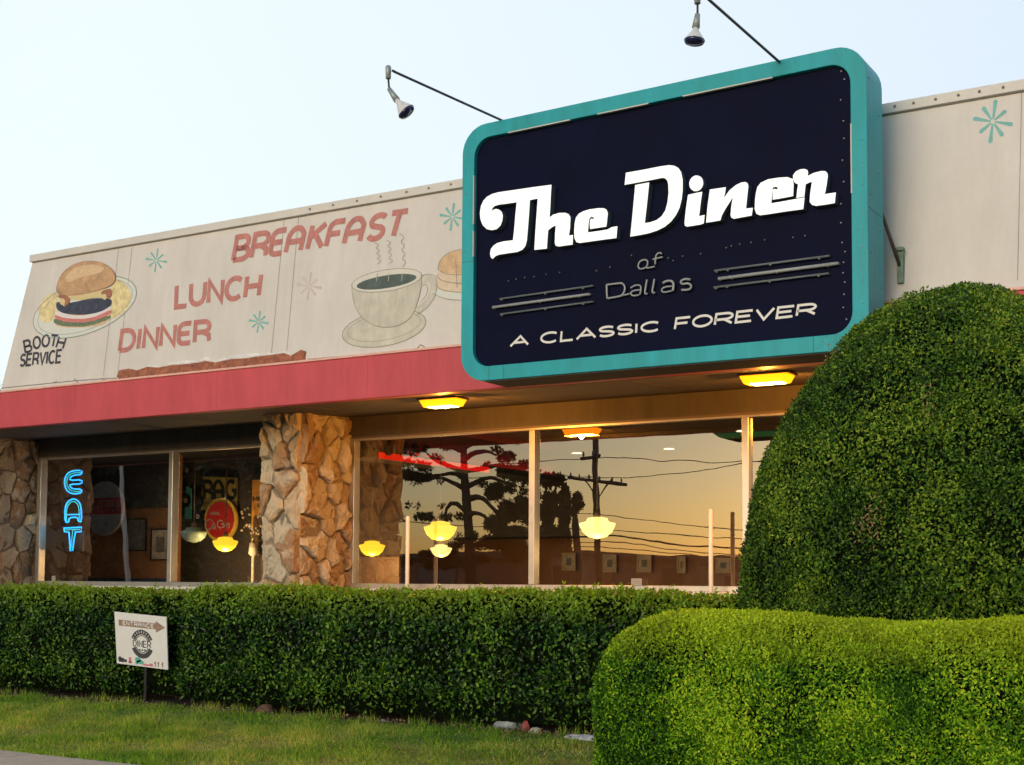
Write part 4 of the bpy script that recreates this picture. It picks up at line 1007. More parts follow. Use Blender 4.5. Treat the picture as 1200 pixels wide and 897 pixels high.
# flower spray in front of the menu board
t = thing('flower_arrangement', (q1(620,640,18.9)[0], 18.9, q1(620,720,18.9)[1]), 'pale blossoms spraying in front of the orange menu board', 'flowers')
mb = MB(); ms = MB(); rr = random.Random(3)
for i in range(38):
    x, y = rr.uniform(555,770), rr.uniform(410,690)
    if x < 620 and y > 640: continue
    cx, cz = q1(x, y, 18.9); cy = 18.9+rr.uniform(-.15,.15)
    mb.lathe((cx, cy, cz), [(.001,-.012),(.028,0),(.02,.012),(.001,.02)], 6, (rr.uniform(-1,1),-1,rr.uniform(-1,1)))
    ms.tube([(cx, cy, cz), (q1(650,720,18.9)[0], 18.9, q1(650,720,18.9)[1])], .003, 4)
mb.build('blossoms', 'petal', t); ms.build('stems', 'rod_brown', t)
mb = MB(); a_ = q1(650,720,18.9); mb.lathe((a_[0], 18.9, .2), [(.12,0),(.12,.02),(.03,.05),(.03,a_[1]-.2-.25),(.09,a_[1]-.2-.2),(.07,a_[1]-.2)], 16); mb.build('vase_stand', 'metal_post', t)
# red glowing shelf running back from the glass, with round hanging discs above it
zr0 = on(424,531,YG+.35)
X0 = -12.25
def at_x(px, py, X):
    d = ray(px, py); t = X/d[0]; return t*d[1], 1.4+t*d[2]
y0_, zz0 = at_x(424, 532, X0)
t = thing('red_light_shelf', (X0, YG+.3, zz0), 'shelf edge glowing red along the dining room wall right of the pillar', 'light shelf')
mb = MB(); mb.box((X0-.62, YG+.25, zz0-.01), (X0, 22.1, zz0+.02)); mb.build('shelf', 'int_dark', t)
mb = MB(); mb.box((X0+.001, YG+.25, zz0-.035), (X0+.02, 19.3, zz0+.06)); mb.build('glow_strip', 'red_glow', t)
MB().box((X0-.62, YG+.25, zz0+.021), (X0-.02, 22.1, ZS-.07)).build('booth_wall', 'int_dark', B)
lr = bpy.data.lights.new('red_spill', 'AREA'); lr.shape = 'RECTANGLE'; lr.size = 4.5; lr.size_y = .08; lr.energy = 4; lr.color = (1,.02,.02)
lo = bpy.data.objects.new('red_lamp', lr); COL.objects.link(lo); lo.parent = t; lo.location = (.05, 3, .08); lo.rotation_euler = (0, R(180), R(90))
for i, (px, py, r_) in enumerate(((441,519,.12),(455,525,.12),(463,521,.13),(474,526,.12),(487,528,.12),(500,530,.12))):
    yy, zz = at_x(px, py, X0+.06)
    o = MB(); o.lathe((X0+.06, yy, zz), [(.001,-.012),(r_,-.006),(r_,.006),(.001,.012)], 20, (1,0,.0)); 
    ob = o.build('vinyl_record', 'vinyl', org=(X0+.06, yy, zz)); tag(ob, 'dark record hung over the red shelf, %s from the pillar' % ('nearest','second','third','fourth','fifth','farthest')[i], 'record', 'records above the red shelf')
# recessed ceiling lights
for i, (px, py, Y, lb_) in enumerate(((498,513,17.2,'small white ceiling light above the reflected pine'),(784,526,18.5,'small white ceiling light in the upper middle of the right window'),(870,505,17.2,'small white ceiling light beside the second mullion'),(676,531,20,'faint ceiling light left of the reflected pole top'))):
    X, Yc = onz(px, py, ZS-.065)
    if Yc > 22 or Yc < 16.2: Yc = min(max(Yc, 16.6), 21.5); X = on(px, py, Yc)[0]
    o = MB(); o.lathe((X, Yc, ZS-.075), [(.10,0),(.08,.006),(.08,.012)], 20); ob = o.build('ceiling_light', 'can_light', org=(X, Yc, ZS-.075)); tag(ob, lb_, 'ceiling light', 'recessed ceiling lights')
# booths: tables and high-backed seats along the glass, seen above the sill only as dark shapes
def booth(X, label, label2):
    t = thing('booth_seat', (X, 17.3, .2), label, 'booth seat', 'booth seats along the windows')
    MB().box((X-.25, 16.7, .2), (X+.25, 17.9, .62)).build('seat', 'seat_red', t, bevel=.04); MB().box((X-.07, 16.7, .63), (X+.07, 17.9, 1.30)).build('backrest', 'seat_red', t, bevel=.04)
    t = thing('diner_table', (X+.95, 17.3, .2), label2, 'table', 'tables along the windows')
    MB().box((X+.6, 16.75, .94), (X+1.3, 17.85, .98)).build('tabletop', 'table_wood', t, bevel=.01); m_ = MB(); m_.lathe((X+.95, 17.3, .2), [(.25,0),(.25,.03),(.04,.06),(.04,.73)], 16); m_.build('pedestal', 'metal_post', t)
for i in range(4): booth(-11.3+1.9*i, 'red booth seat behind the long window, %s from the pillar' % ('first','second','third','fourth')[i], 'dark table behind the long window, %s from the pillar' % ('first','second','third','fourth')[i])
# small notice cards on the sills
for px, py, w_, lb_ in ((746,679,.15,'small white notice card standing at the sill under the long window'),(63,677,.09,'tiny white sticker low in the corner of the leftmost pane')):
    X, Z = on(px, py, YG-.085); o = MB(); o.box((X-w_/2, YG-.09, ZSI-.0+.001), (X+w_/2, YG-.08, ZSI+.09)); ob = thing('notice_card', (X, YG-.085, ZSI), lb_, 'notice'); o.build('card', 'sign_white', ob)
    m_ = MB(); 
    for zz in (.03,.05,.07): m_.box((X-w_*.32, YG-.0915, ZSI+zz-.003), (X+w_*.32, YG-.0901, ZSI+zz+.003))
    m_.build('printed_lines', 'seam', ob)
# white posts standing against the glass
for px, ytop, lb_ in ((478,605,'thin white post in front of the glass near the pillar'),(833,597,'thin white post in front of the glass beside the tall bush')):
    X, Z = on(px, ytop, YG-.35); o = MB(); o.tube([(X, YG-.35, -.02), (X, YG-.35, Z-.01), (X, YG-.35, Z)], [.028,.028,.020], 12); ob = o.build('marker_post', 'paint_white', org=(X, YG-.35, 0)); tag(ob, lb_, 'post', 'white marker posts')
# ================================================================== HEDGES AND BUSH
# long hedge under the windows
HX0, HX1 = -17.5, -3.3
nu, nv = 220, 46
us = np.linspace(0, 1, nu); G_ = np.zeros((nu, nv, 3))
X1n, X2n = onz(128, 825, 0)[0], onz(198, 830, 0)[0]
for i, u in enumerate(us):
    X = HX0+(HX1-HX0)*u
    notch = math.exp(-((X-(X1n+X2n)/2+.12)/.34)**4)
    yf = 11.02 if X > X2n else 11.10
    sm = 1/(1+math.exp(-(X-X2n-.03)/.06)); yf = 11.10*(1-sm)+10.98*sm + .26*notch*(1-sm)
    zt = 1.325+.02*math.sin(X*1.7)-(.022 if X < X2n-.2 else 0)
    yb_ = 12.35
    # cross-section: up the front, over the top, down the back
    prof = []
    cy, hw = (yf+yb_)/2, (yb_-yf)/2
    for j in range(nv):
        a = math.pi*(j/(nv-1)); c, s = -math.cos(a), math.sin(a)
        e = 4.5; rr = (abs(c)**e+abs(s)**e)**(-1/e)
        y = cy+hw*c*rr; z = zt*min(1, s*rr)
        if z < .25: y += (.25-z)*(.5 if c < 0 else -.5)
        prof.append((X, y, z*.93+.07))
    G_[i] = prof
G_[..., 1] += .045*lump(G_, 1.6)*(G_[..., 2] > .1); G_[..., 2] += .022*lump(G_, 2.2, 2)*(G_[..., 2] > .8)
t = thing('hedge', (-10, 11.6, 0), 'long dark green clipped hedge below the diner windows', 'hedge')
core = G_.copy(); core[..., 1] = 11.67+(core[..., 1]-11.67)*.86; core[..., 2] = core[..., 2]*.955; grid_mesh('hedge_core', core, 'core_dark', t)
def cover(G_, n, L_, W_, depth, m, t, wfun=None, sprigs=0, spread=.8, out=.0, nm='foliage', sprig_h=.10):
    wf = (lambda c, n_: wfun(c, n_)*np.clip(.75+.75*lump(c, 3.1, 5), .42, 1.5)) if wfun else None
    P, N = grid_sample(G_, n, wf)
    if np.mean(N*(P-P.mean(0))) < 0: N = -N
    P = P-N*np.abs(rng.normal(0, depth, (n, 1)))+N*out+N*(.3*depth*lump(P, 7))[:, None]
    V, Q = leaves(P, N, L_, W_, .5, spread)
    if sprigs:
        top = np.where(N[:, 2] > .7)[0]; pick = rng.choice(top, sprigs)
        S_ = []
        for p in P[pick]:
            hh = rng.uniform(.3, 1)*sprig_h; k = 7; d = rng.normal(0, .25, 3); d[2] = 1
            for q in range(k): S_.append(p+d*hh*q/k+rng.normal(0, .006, 3))
        S_ = np.array(S_); NS = np.tile([0, -.3, .6], (len(S_), 1))+rng.normal(0, .4, (len(S_), 3))
        V2, Q2 = leaves(S_, NS/np.linalg.norm(NS, axis=1)[:, None], L_*.9, W_*.8, 1.2, .7)
        Q = np.concatenate([Q, Q2+len(V)]); V = np.concatenate([V, V2])
    return fast_mesh(nm, V, Q, m, t)
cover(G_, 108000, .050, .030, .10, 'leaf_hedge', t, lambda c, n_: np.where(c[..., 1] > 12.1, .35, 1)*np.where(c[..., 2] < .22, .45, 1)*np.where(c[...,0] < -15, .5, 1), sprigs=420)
tr = MB(); rr = random.Random(4)
for i in range(46):
    X = HX0+.3+i*.31+rr.uniform(-.1,.1); Yv = 11.75+rr.uniform(-.12,.2)
    tr.tube([(X, Yv, -.02), (X+rr.uniform(-.08,.08), Yv+rr.uniform(-.05,.05), .35), (X+rr.uniform(-.2,.2), Yv, .9)], [.022,.016,.008], 6)
tr.build('hedge_stems', 'bark', t)

# tall clipped dome
prof = [(1.35,.05),(1.60,.35),(1.71,.9),(1.73,1.4),(1.665,2.0),(1.54,2.41),(1.38,2.75),(1.13,3.15),(.89,3.43),(.62,3.63),(.38,3.745),(.22,3.79),(0.001,3.80)]
rs, hs_ = np.array([p[0] for p in prof]), np.array([p[1] for p in prof])
s_ = np.concatenate([[0], np.cumsum(np.hypot(np.diff(rs), np.diff(hs_)))]); ss = np.linspace(0, s_[-1], 70)
rI, hI = np.interp(ss, s_, rs), np.interp(ss, s_, hs_)
for _ in range(4): rI[1:-1] = (rI[:-2]+2*rI[1:-1]+rI[2:])/4; hI[1:-1] = (hI[:-2]+2*hI[1:-1]+hI[2:])/4
DYc = 11.25; dcx = on(1124, 690, DYc)[0]
th = np.linspace(0, 2*math.pi, 121)
GD = np.zeros((121, 70, 3))
GD[..., 0] = dcx+np.cos(th)[:, None]*rI[None]; GD[..., 1] = DYc+np.sin(th)[:, None]*rI[None]; GD[..., 2] = hI[None]
ctr = np.array([dcx, DYc, 1.6]); dv = GD-ctr
ll = lump(GD[:-1], 1.5, 1); ll = np.concatenate([ll, ll[:1]])
GD = ctr+dv*(1+.014*ll[..., None])
t = thing('topiary_bush', (dcx, DYc, 0), 'tall dome shaped dark green clipped bush right of the windows', 'bush')
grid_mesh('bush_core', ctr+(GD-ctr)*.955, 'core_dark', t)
face = lambda c, n_: np.where((c[..., 1] > DYc+.7), .25, 1)*np.where(c[..., 2] < .9, .5, 1)
cover(GD, 200000, .033, .018, .065, 'leaf_dome', t, face, spread=.75)
m_ = MB(); 
for i in range(5): a = i*1.3; m_.tube([(dcx+.15*math.cos(a), DYc+.15*math.sin(a), -.02), (dcx+.3*math.cos(a), DYc+.3*math.sin(a), .5), (dcx+.7*math.cos(a), DYc+.7*math.sin(a), 1.5)], [.06,.05,.02], 8)
m_.build('trunk', 'bark', t)

# a few dried shoots on the dome
mat('dry_leaf', (.30,.20,.09), .8, var=.3, scale=30)
PD, ND = GD.reshape(-1,3), (GD-ctr).reshape(-1,3); ND = ND/(np.linalg.norm(ND,axis=1)[:,None]+1e-9)
for (px, py) in ((1030,610),(1010,618),(1093,470),(930,380)):
    d = ray(px, py); d = d/np.linalg.norm(d); q = PD-CL; t_ = q@d; dist = np.linalg.norm(q-t_[:,None]*d, axis=1)+(ND@d > 0)*9
    c_ = PD[dist.argmin()]; n_ = ND[dist.argmin()]; k = 46
    P = c_+rng.normal(0,1,(k,3))*np.array([.035,.035,.075])+n_*.015
    V, Q = leaves(P, np.tile(n_,(k,1)), .032, .012, .8, .7); fast_mesh('dry_shoots', V, Q, 'dry_leaf', t, False)['kind'] = 'stuff'

# low rounded hedge in front
FX0, FX1, FYC, FHW = -4.30, 1.6, 8.42, .82
nu, nv = 170, 54
GF = np.zeros((nu, nv, 3))
for i in range(nu):
    q = i/(nu-1); 
    X = FX0+(FX1-FX0)*(1-math.cos(min(1, q*3)*math.pi/2))*.16 if q < 1/3 else FX0+(FX1-FX0)*(.16+(q-1/3)*1.5*.84)
    d = X-FX0; sc = (1-(1-min(1, d/.75))**2.4)**(1/2.4) if d < .75 else 1
    sc = max(.02, sc)
    zt = 1.235 - .075*math.exp(-((X+2.35)/.75)**2)+.02*math.exp(-((X+1.0)/.8)**2)
    for j in range(nv):
        a = math.pi*(-.18+1.36*j/(nv-1)); c, s = -math.cos(a), math.sin(a)
        e = 2.9; rr = (abs(c)**e+abs(s)**e)**(-1/e)
        zc = .55
        z = zc+(zt-zc)*s*rr*sc if s > 0 else zc+s*rr*zc*1.6
        GF[i, j] = (X, FYC+FHW*c*rr*sc, max(-.0, z))
GF += (np.array([0, 1, 1])*(.013*lump(GF, 1.8, 3))[..., None])
t = thing('boxwood_hedge', (-2.5, FYC, 0), 'low rounded yellow green clipped hedge nearest the street', 'hedge')
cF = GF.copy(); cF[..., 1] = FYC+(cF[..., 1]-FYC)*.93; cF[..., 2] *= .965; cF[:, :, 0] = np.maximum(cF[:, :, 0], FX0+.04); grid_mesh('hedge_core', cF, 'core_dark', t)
cover(GF, 270000, .026, .0135, .048, 'leaf_box', t, lambda c, n_: np.where(c[..., 0] > -1.0, .35, 1)*np.where(c[..., 1] > 9.0, .5, 1)*np.where(c[..., 2] < .2, .5, 1), spread=.75)
m_ = MB()
for i in range(16): X = FX0+.5+i*.37; m_.tube([(X, FYC, -.02), (X+.05, FYC+.03, .3), (X+.1, FYC-.05, .8)], [.02,.016,.008], 6)
m_.build('hedge_stems', 'bark', t)

# ================================================================== ENTRANCE YARD SIGN AND LITTER
YY = 10.98
q9 = [on(134,717,YY), on(198,723,YY+.04), on(200,785,YY+.04), on(137,777.5,YY)]
cx = sum(p[0] for p in q9)/4
t = thing('yard_sign', (cx, YY, 0), 'white entrance sign with brown arrow on a stake against the hedge', 'sign')
mb = MB(); mb.prism(q9[::-1], YY, YY+.012); mb.build('board', 'poster_sign', t)
Q9 = lambda u, v: quadmap(q9, u, v)
mb = MB(); mb.prism([Q9(.08,.855),Q9(.80,.855),Q9(.80,.90),Q9(.97,.79),Q9(.80,.68),Q9(.80,.74),Q9(.08,.74)], YY-.004, YY-.0005); ar = mb.build('arrow', 'arrow_brown', t)
mb = MB(); text_flat(mb, 'ENTrANCE', [Q9(.17,.835),Q9(.76,.835),Q9(.76,.765),Q9(.17,.765)], .010, YY-.007, gap=.35); mb.build('lettering', 'paint_white', ar)
mb = MB(); cu, cv, ru, rv_ = .52, .43, .215, .275
def ringarc(a0, a1, r0, r1, n=14):
    return [Q9(cu+ru*r1*math.cos(R(a0+(a1-a0)*i/n)), cv+rv_*r1*math.sin(R(a0+(a1-a0)*i/n))) for i in range(n+1)]+[Q9(cu+ru*r0*math.cos(R(a1+(a0-a1)*i/n)), cv+rv_*r0*math.sin(R(a1+(a0-a1)*i/n))) for i in range(n+1)]
mb.prism(ringarc(22,158,.66,1.0), YY-.004, YY-.0005); mb.prism(ringarc(202,338,.66,1.0), YY-.004, YY-.0005)
for a0, a1 in ((25,155),(205,335)): mb.prism(ringarc(a0,a1,.56,.61), YY-.004, YY-.0005)
text_flat(mb, 'DINer', [Q9(cu-.17,cv+.06),Q9(cu+.17,cv+.06),Q9(cu+.17,cv-.055),Q9(cu-.17,cv-.055)], .010, YY-.004, gap=.35)
for du in (-.05,.0,.05): mb.prism([Q9(cu+du-.015,cv-.10),Q9(cu+du+.015,cv-.10),Q9(cu+du+.015,cv-.13),Q9(cu+du-.015,cv-.13)], YY-.004, YY-.0005)
mb.build('round_logo', 'logo_black', t)
mb = MB()
for a in range(30, 155, 15): c_, s_2 = math.cos(R(a)), math.sin(R(a)); mb.prism([Q9(cu+ru*(.75*c_)-.004,cv+rv_*.75*s_2),Q9(cu+ru*(.75*c_)+.006,cv+rv_*.75*s_2),Q9(cu+ru*.92*c_+.006,cv+rv_*.92*s_2),Q9(cu+ru*.92*c_-.004,cv+rv_*.92*s_2)], YY-.006, YY-.0041)
mb.build('logo_letters', 'paint_white', t)
def blob(us, m, nm):
    mb = MB()
    for (u, v, a, b) in us: mb.prism([Q9(u+a*math.cos(i*math.pi/5), v+b*math.sin(i*math.pi/5)) for i in range(10)], YY-.004, YY-.0005)
    mb.build(nm, m, t)
blob([(.07,.09,.035,.055),(.12,.08,.04,.045),(.18,.07,.03,.03)], 'logo_black', 'printed_icon'); blob([(.27,.10,.025,.06),(.27,.05,.04,.02)], 'logo_pink', 'printed_icon')
blob([(.43,.12,.06,.05),(.47,.08,.07,.04),(.40,.06,.03,.03)], 'logo_teal', 'printed_icon'); blob([(.58,.04,.07,.02),(.68,.05,.04,.03)], 'logo_pink', 'printed_icon')
mb = MB()
for u in (.76,.82,.90): mb.prism([Q9(u-.006,.03),Q9(u+.006,.03),Q9(u+.006,.13),Q9(u-.006,.13)], YY-.004, YY-.0005); mb.prism([Q9(u-.02,.08),Q9(u+.02,.10),Q9(u+.02,.115),Q9(u-.02,.095)], YY-.0065, YY-.0042)
mb.build('printed_icon', 'arrow_brown', t)
mb = MB(); X = on(173,790,YY+.05)[0]; mb.box((X-.02, YY+.015, -.05), (X+.02, YY+.045, q9[3][1]+.35)); mb.build('stake', 'stake', t)

def crumple(name, px, py, sx_, sy_, sz_, m, label, cat, seed, group=None):
    X, Yv = onz(px, py, .0); bm = bmesh.new(); bmesh.ops.create_icosphere(bm, subdivisions=3, radius=1)
    rr = random.Random(seed); pts = [Vector((rr.uniform(-1,1),rr.uniform(-1,1),rr.uniform(-1,1))).normalized() for _ in range(16)]
    for v in bm.verts:
        k = max(v.co.dot(p) for p in pts); f = .62+.42*k**3+rr.uniform(-.04,.04)
        v.co = Vector((v.co.x*f*sx_, v.co.y*f*sy_, max(-.012, v.co.z*f*sz_)+.006))
    me = bpy.data.meshes.new(name); bm.to_mesh(me); bm.free(); me.materials.append(MATS[m])
    o = bpy.data.objects.new(name, me); COL.objects.link(o); o.location = (X, Yv, 0); tag(o, label, cat, group); WORLD_LOC[o.name] = Vector((X,Yv,0)); return o
crumple('plastic_bag', 595, 853, .16, .13, .13, 'bag_grey', 'crumpled grey plastic bag at the hedge foot', 'plastic bag', 2)
crumple('litter', 616, 857, .045, .04, .10, 'litter_red', 'small red piece of litter right of the grey bag', 'litter', 3)
crumple('litter', 627, 859, .07, .05, .05, 'litter_cream', 'cream coloured scrap of litter near the hedge foot', 'litter', 4)
crumple('white_cloth', 683, 867, .19, .08, .045, 'cloth_white', 'flat white cloth or paper by the low front hedge', 'cloth', 5)
crumple('litter', 449, 846, .035, .03, .02, 'cloth_white', 'tiny white scrap on the lawn left of the grey bag', 'litter', 6)
crumple('rock', 312, 836, .14, .10, .09, 'rock', 'rounded reddish brown rock under the long hedge', 'rock', 7)

# ================================================================== ACROSS THE STREET (seen mirrored in the glass)
def mir(px, py, Yt):   # world point of something reflected in the glass
    X, Z = on(px, py, Yt); return X, 2*YG-Yt, Z
def wr(px, py, Yt, X): return X
PYt = 52.0
xb_, yb2, _ = mir(702, 686, PYt)
t = thing('utility_pole', (xb_, yb2, -.15), 'wooden utility pole with two crossarms reflected in the right window', 'utility pole')
xt, _, zt_ = mir(697, 516, PYt); zt_ += 1.2
mb = MB(); mb.tube([(xb_, yb2, -.15), ((xb_+xt)/2, yb2, zt_/2), (xt, yb2, zt_)], [.16,.13,.10], 12); mb.build('pole', 'pole_wood', t)
for a_, b_, nI in (((668,560),(738,568),6),((684,538),(706,535),2)):
    (x0,_,z0), (x1,_,z1) = mir(*a_, PYt), mir(*b_, PYt)
    mb = MB(); mb.tube([(x0,yb2+.22,z0),(x1,yb2+.22,z1)], .075, 4); ca = mb.build('crossarm', 'pole_wood', t)
    mb = MB()
    for i in range(nI):
        u = (i+.3)/nI; mb.lathe((x0+(x1-x0)*u, yb2+.22, z0+(z1-z0)*u+.05), [(.02,0),(.05,.06),(.05,.14),(.02,.2)], 8)
    mb.each('insulator', 'insulator', ca)
    if nI == 6:
        mb = MB(); mb.tube([(x0+(x1-x0)*.28, yb2+.2, z0-.02), ((x0+x1)/2, yb2+.1, z0-.85), (x0+(x1-x0)*.72, yb2+.2, z0-.05)], .03, 5); mb.build('crossarm_brace', 'pole_wood', ca)
wires = (((540,562),(656,557),(700,560),(760,559),(880,545),(1000,520)), ((560,548),(703,536),(780,541),(872,543),(1000,540)),
         ((640,604),(700,602),(760,612),(862,622),(980,632)), ((640,633),(682,629),(722,629),(796,637.6),(862,643),(980,652)), ((640,640),(716,634),(790,643),(860,651),(980,662)), ((630,648),(690,640),(780,646),(870,655),(980,666)),
         ((440,606),(470,612),(560,616),(700,622),(880,632)))
for i, wv in enumerate(wires):
    pts = smoothp([mir(x, y, PYt)[::2] for x, y in wv], 2, False)
    mb = MB(); mb.tube([(x, yb2+.25, z) for x, z in pts], .035 if i == 3 else .018, 5)
    ob = mb.build('overhead_wire', 'wire'); tag(ob, 'thin overhead wire, %s, reflected in the window' % ('on the main crossarm','highest of all','just below the pendant lamp level','the thickest, sagging low','the lower of the thin pair','the lowest of all','passing behind the pine')[i], 'wire', 'overhead wires across the street')

def foliage_blobs(blobs, n, L_, W_, m, parent, nm='crown', dens=None):
    V_, Q_ = [], []; off = 0
    tot = sum(b[3]*b[4]*b[5] for b in blobs)
    for (x, y, z, a, b, c) in blobs:
        k = max(30, int(n*a*b*c/tot))
        p = rng.normal(0, 1, (k, 3)); p /= np.linalg.norm(p, axis=1)[:, None]; p *= rng.uniform(.35, 1, (k, 1))**.5
        N = p.copy(); P = np.array([x, y, z])+p*np.array([a, b, c])*(1+.15*np.sin(p[:, :1]*9+z))
        v, q = leaves(P, N, L_, W_, .2, .9); V_.append(v); Q_.append(q+off); off += len(v)
    return fast_mesh(nm, np.concatenate(V_), np.concatenate(Q_), m, parent)
# the pine
Yp = 46.0
bx, by, _ = mir(553, 690, Yp)
t = thing('pine_tree', (bx, by, -.15), 'tall open pine with bare curving limbs reflected in the window', 'pine tree')
tp_ = [(553,690),(551,640),(547,590),(545,550),(542,520),(540,480)]
mb = MB(); tk = [mir(x, y, Yp) for x, y in tp_]; mb.tube(tk, [.27,.21,.18,.15,.12,.06], 10)
tr_ = mb.build('trunk', 'bark', t)
limbs = [((545,553),(520,545),(500,538),(485,530)),((544,560),(528,553),(505,558),(480,556)),((546,575),(530,566),(512,560),(495,563)),((543,540),(560,533),(580,530),(597,536)),((545,553),(560,548),(575,545),(600,548)),((547,572),(560,563),(578,560),(600,570)),((547,585),(562,583),(575,592),(588,605)),
         ((549,605),(562,600),(580,606),(600,622)),((548,600),(536,588),(530,600),(538,612)),((545,530),(530,522),(515,518),(500,515)),((551,640),(575,636),(600,632),(640,628)),((550,630),(535,640),(520,648),(505,650)),((543,525),(560,516),(580,515),(590,512))]
mb = MB()
for l in limbs:
    p = smoothp([mir(x, y, Yp) [::2] for x, y in l], 1, False); dy = random.uniform(-1.5,1.5)
    mb.tube([(x, by+dy*i/len(p), z) for i, (x, z) in enumerate(p)], [.13-.1*i/len(p) for i in range(len(p))], 6)
mb.build('limbs', 'bark', tr_)
u_ = (mir(553,640,Yp)[0]-mir(543,640,Yp)[0])/10      # metres per surveyed unit there
bl_ = []
for (x, y, a, b) in ((488,556,18,8),(500,548,14,5),(495,534,12,5),(478,522,14,5),(520,520,12,5),(500,513,16,5),(525,545,6,3),(500,565,5,5),(590,512,16,7),(575,528,10,4),(606,540,13,9),(600,560,22,11),(580,572,10,6),(603,585,17,14),(592,603,16,14),(600,622,20,14),(570,612,8,8),(556,628,8,10),(540,640,10,6),(580,640,22,12),(606,650,20,14),(548,656,14,8),(498,592,5,4),(483,607,7,5),(497,604,6,5),(520,606,14,5),(510,648,14,6),(500,660,20,6),(610,600,14,20),(618,570,8,12),(560,545,4,2),(614,640,8,20)):
    X, Yw, Z = mir(x, y, Yp)
    for k in range(3): bl_.append((X+random.uniform(-.5,.5)*a*u_, Yw+random.uniform(-1.5,1.5), Z+random.uniform(-.5,.5)*b*u_, a*u_*.62, a*u_*.6, b*u_*.62))
foliage_blobs([(a_,b_,c_,d_*.8,e_*.8,f_*.8) for a_,b_,c_,d_,e_,f_ in bl_], 30000, .17, .07, 'leaf_tree', t)
# reddish open tree beyond the mullion and dark evergreen beside it
def tree(px, pyb, Yt, blobs, m, label, n=9000, L_=.22, h=6, cat='tree', kind='broadleaf_tree', grp='trees across the street'):
    X, Yw, _ = mir(px, pyb, Yt); t = thing(kind, (X, Yw, -.15), label, cat, grp)
    u_ = (mir(px+10,640,Yt)[0]-mir(px,640,Yt)[0])/10
    bl_ = []; ts = []
    for (x, y, a, b) in blobs:
        A, Bq, Z = mir(x, y, Yt); ts.append((A, Z))
        for k in range(3): bl_.append((A+random.uniform(-.45,.45)*a*u_, Bq+random.uniform(-.6,.6)*a*u_, Z+random.uniform(-.45,.45)*b*u_, a*u_*.66, a*u_*.66, b*u_*.66))
    foliage_blobs(bl_, n, L_, L_*.55, m, t)
    mb = MB(); zt = max(z for _, z in ts); mb.tube([(X, Yw, -.15), (X+.1, Yw, zt*.4), (X, Yw, zt*.9)], [.28,.2,.06], 8)
    for (A, Z) in ts: mb.tube([(X, Yw, max(.8, Z*.55)), ((X+A)/2, Yw+.2, Z*.85), (A, Yw, Z)], [.12,.08,.03], 6)
    mb.build('trunk', 'bark', t)
tree(640, 690, 49, [(642,565,8,8),(648,582,8,6),(640,600,10,10),(655,562,6,5),(640,625,12,12),(655,635,8,8),(636,650,14,10),(652,600,5,6),(660,585,4,4)], 'leaf_olive', 'open reddish tree reflected just right of the first mullion', 9000)
tree(663, 690, 56, [(663,590,4,12),(663,610,5,12),(664,632,5,12),(662,575,3,8),(664,650,5,10)], 'leaf_tree', 'slim dark evergreen reflected beside the reddish tree', 6000)
tree(676, 690, 60, [(674,584,5,5),(678,592,5,5),(673,600,4,5)], 'leaf_olive', 'small tree top reflected left of the utility pole', 2000)
# dense dark trees facing the left windows
rr = random.Random(12)
k = 0
for i, px in enumerate(range(-60, 420, 38)):
    Yt = rr.uniform(38, 47); top = rr.uniform(455, 505)
    bl = [(px+rr.uniform(-22,22), y, 30, 20) for y in np.linspace(top, 665, 8)]+[(px+rr.uniform(-34,34), rr.uniform(top+20, 650), 18, 14) for _ in range(5)]
    tree(px, 690, Yt, bl, 'leaf_tree', 'dense dark tree across the street, %s in the row facing the left windows' % ('first','second','third','fourth','fifth','sixth','seventh','eighth','ninth','tenth','eleventh','twelfth','thirteenth')[i], 7000, .42, grp='dense trees facing the left windows')
# low buildings on the far side
def far_building(p0, p1, top, Yt, wall, label, cat='building'):
    (x0, yw, zt), (x1, _, _) = mir(p0, top, Yt), mir(p1, top, Yt)
    t = thing('low_building', ((x0+x1)/2, yw, -.15), label, cat, 'low buildings across the street')
    MB().box((x0, yw-9, -.15), (x1, yw, zt)).build('wall', wall, t); MB().box((x0-.3, yw-9.3, zt+.002), (x1+.3, yw+.5, zt+.3)).build('roof', 'far_roof', t)
    n = max(2, int((x1-x0)/4)); 
    for i in range(n):
        a = x0+(i+.25)*(x1-x0)/n; b = a+(x1-x0)/n*.5
        w = MB().box((a, yw+.002, 1.0), (b, yw+.06, min(zt-.5, 2.4))).build('window', 'far_roof', t); MB().box((a+.08, yw+.0602, 1.08), (b-.08, yw+.075, min(zt-.5, 2.4)-.08)).build('glass', 'far_glass', w)
far_building(380, 560, 655, 70, 'brick_far', 'long low brick building reflected behind the pine')
far_building(565, 690, 652, 78, 'tan_far', 'low tan building reflected left of the utility pole')
far_building(705, 815, 656, 76, 'brick_far', 'low brick building reflected right of the utility pole')
far_building(830, 990, 664, 66, 'tan_far', 'low tan building reflected behind the tall bush')
# gently curved light pole mirrored in the left pane
Yl = 30
pts = [mir(x, y, Yl) for x, y in ((151,690),(148,640),(145,600),(142,560),(141,535))]
t = thing('light_pole', (pts[0][0], pts[0][1], -.15), 'pale slim light pole reflected in the leftmost window', 'light pole')
mb = MB(); mb.tube([(pts[0][0], pts[0][1], -.15)]+pts, [.09,.085,.08,.07,.06,.055], 10); mb.build('pole', 'metal_post', t)
mb = MB(); e_ = pts[-1]; mb.tube([e_, (e_[0]+.3, e_[1], e_[2]+.35), (e_[0]+1.2, e_[1], e_[2]+.45)], .04, 8); mb.box((e_[0]+1.1, e_[1]-.12, e_[2]+.38), (e_[0]+1.7, e_[1]+.12, e_[2]+.5)); mb.build('lamp_arm', 'metal_post', t)
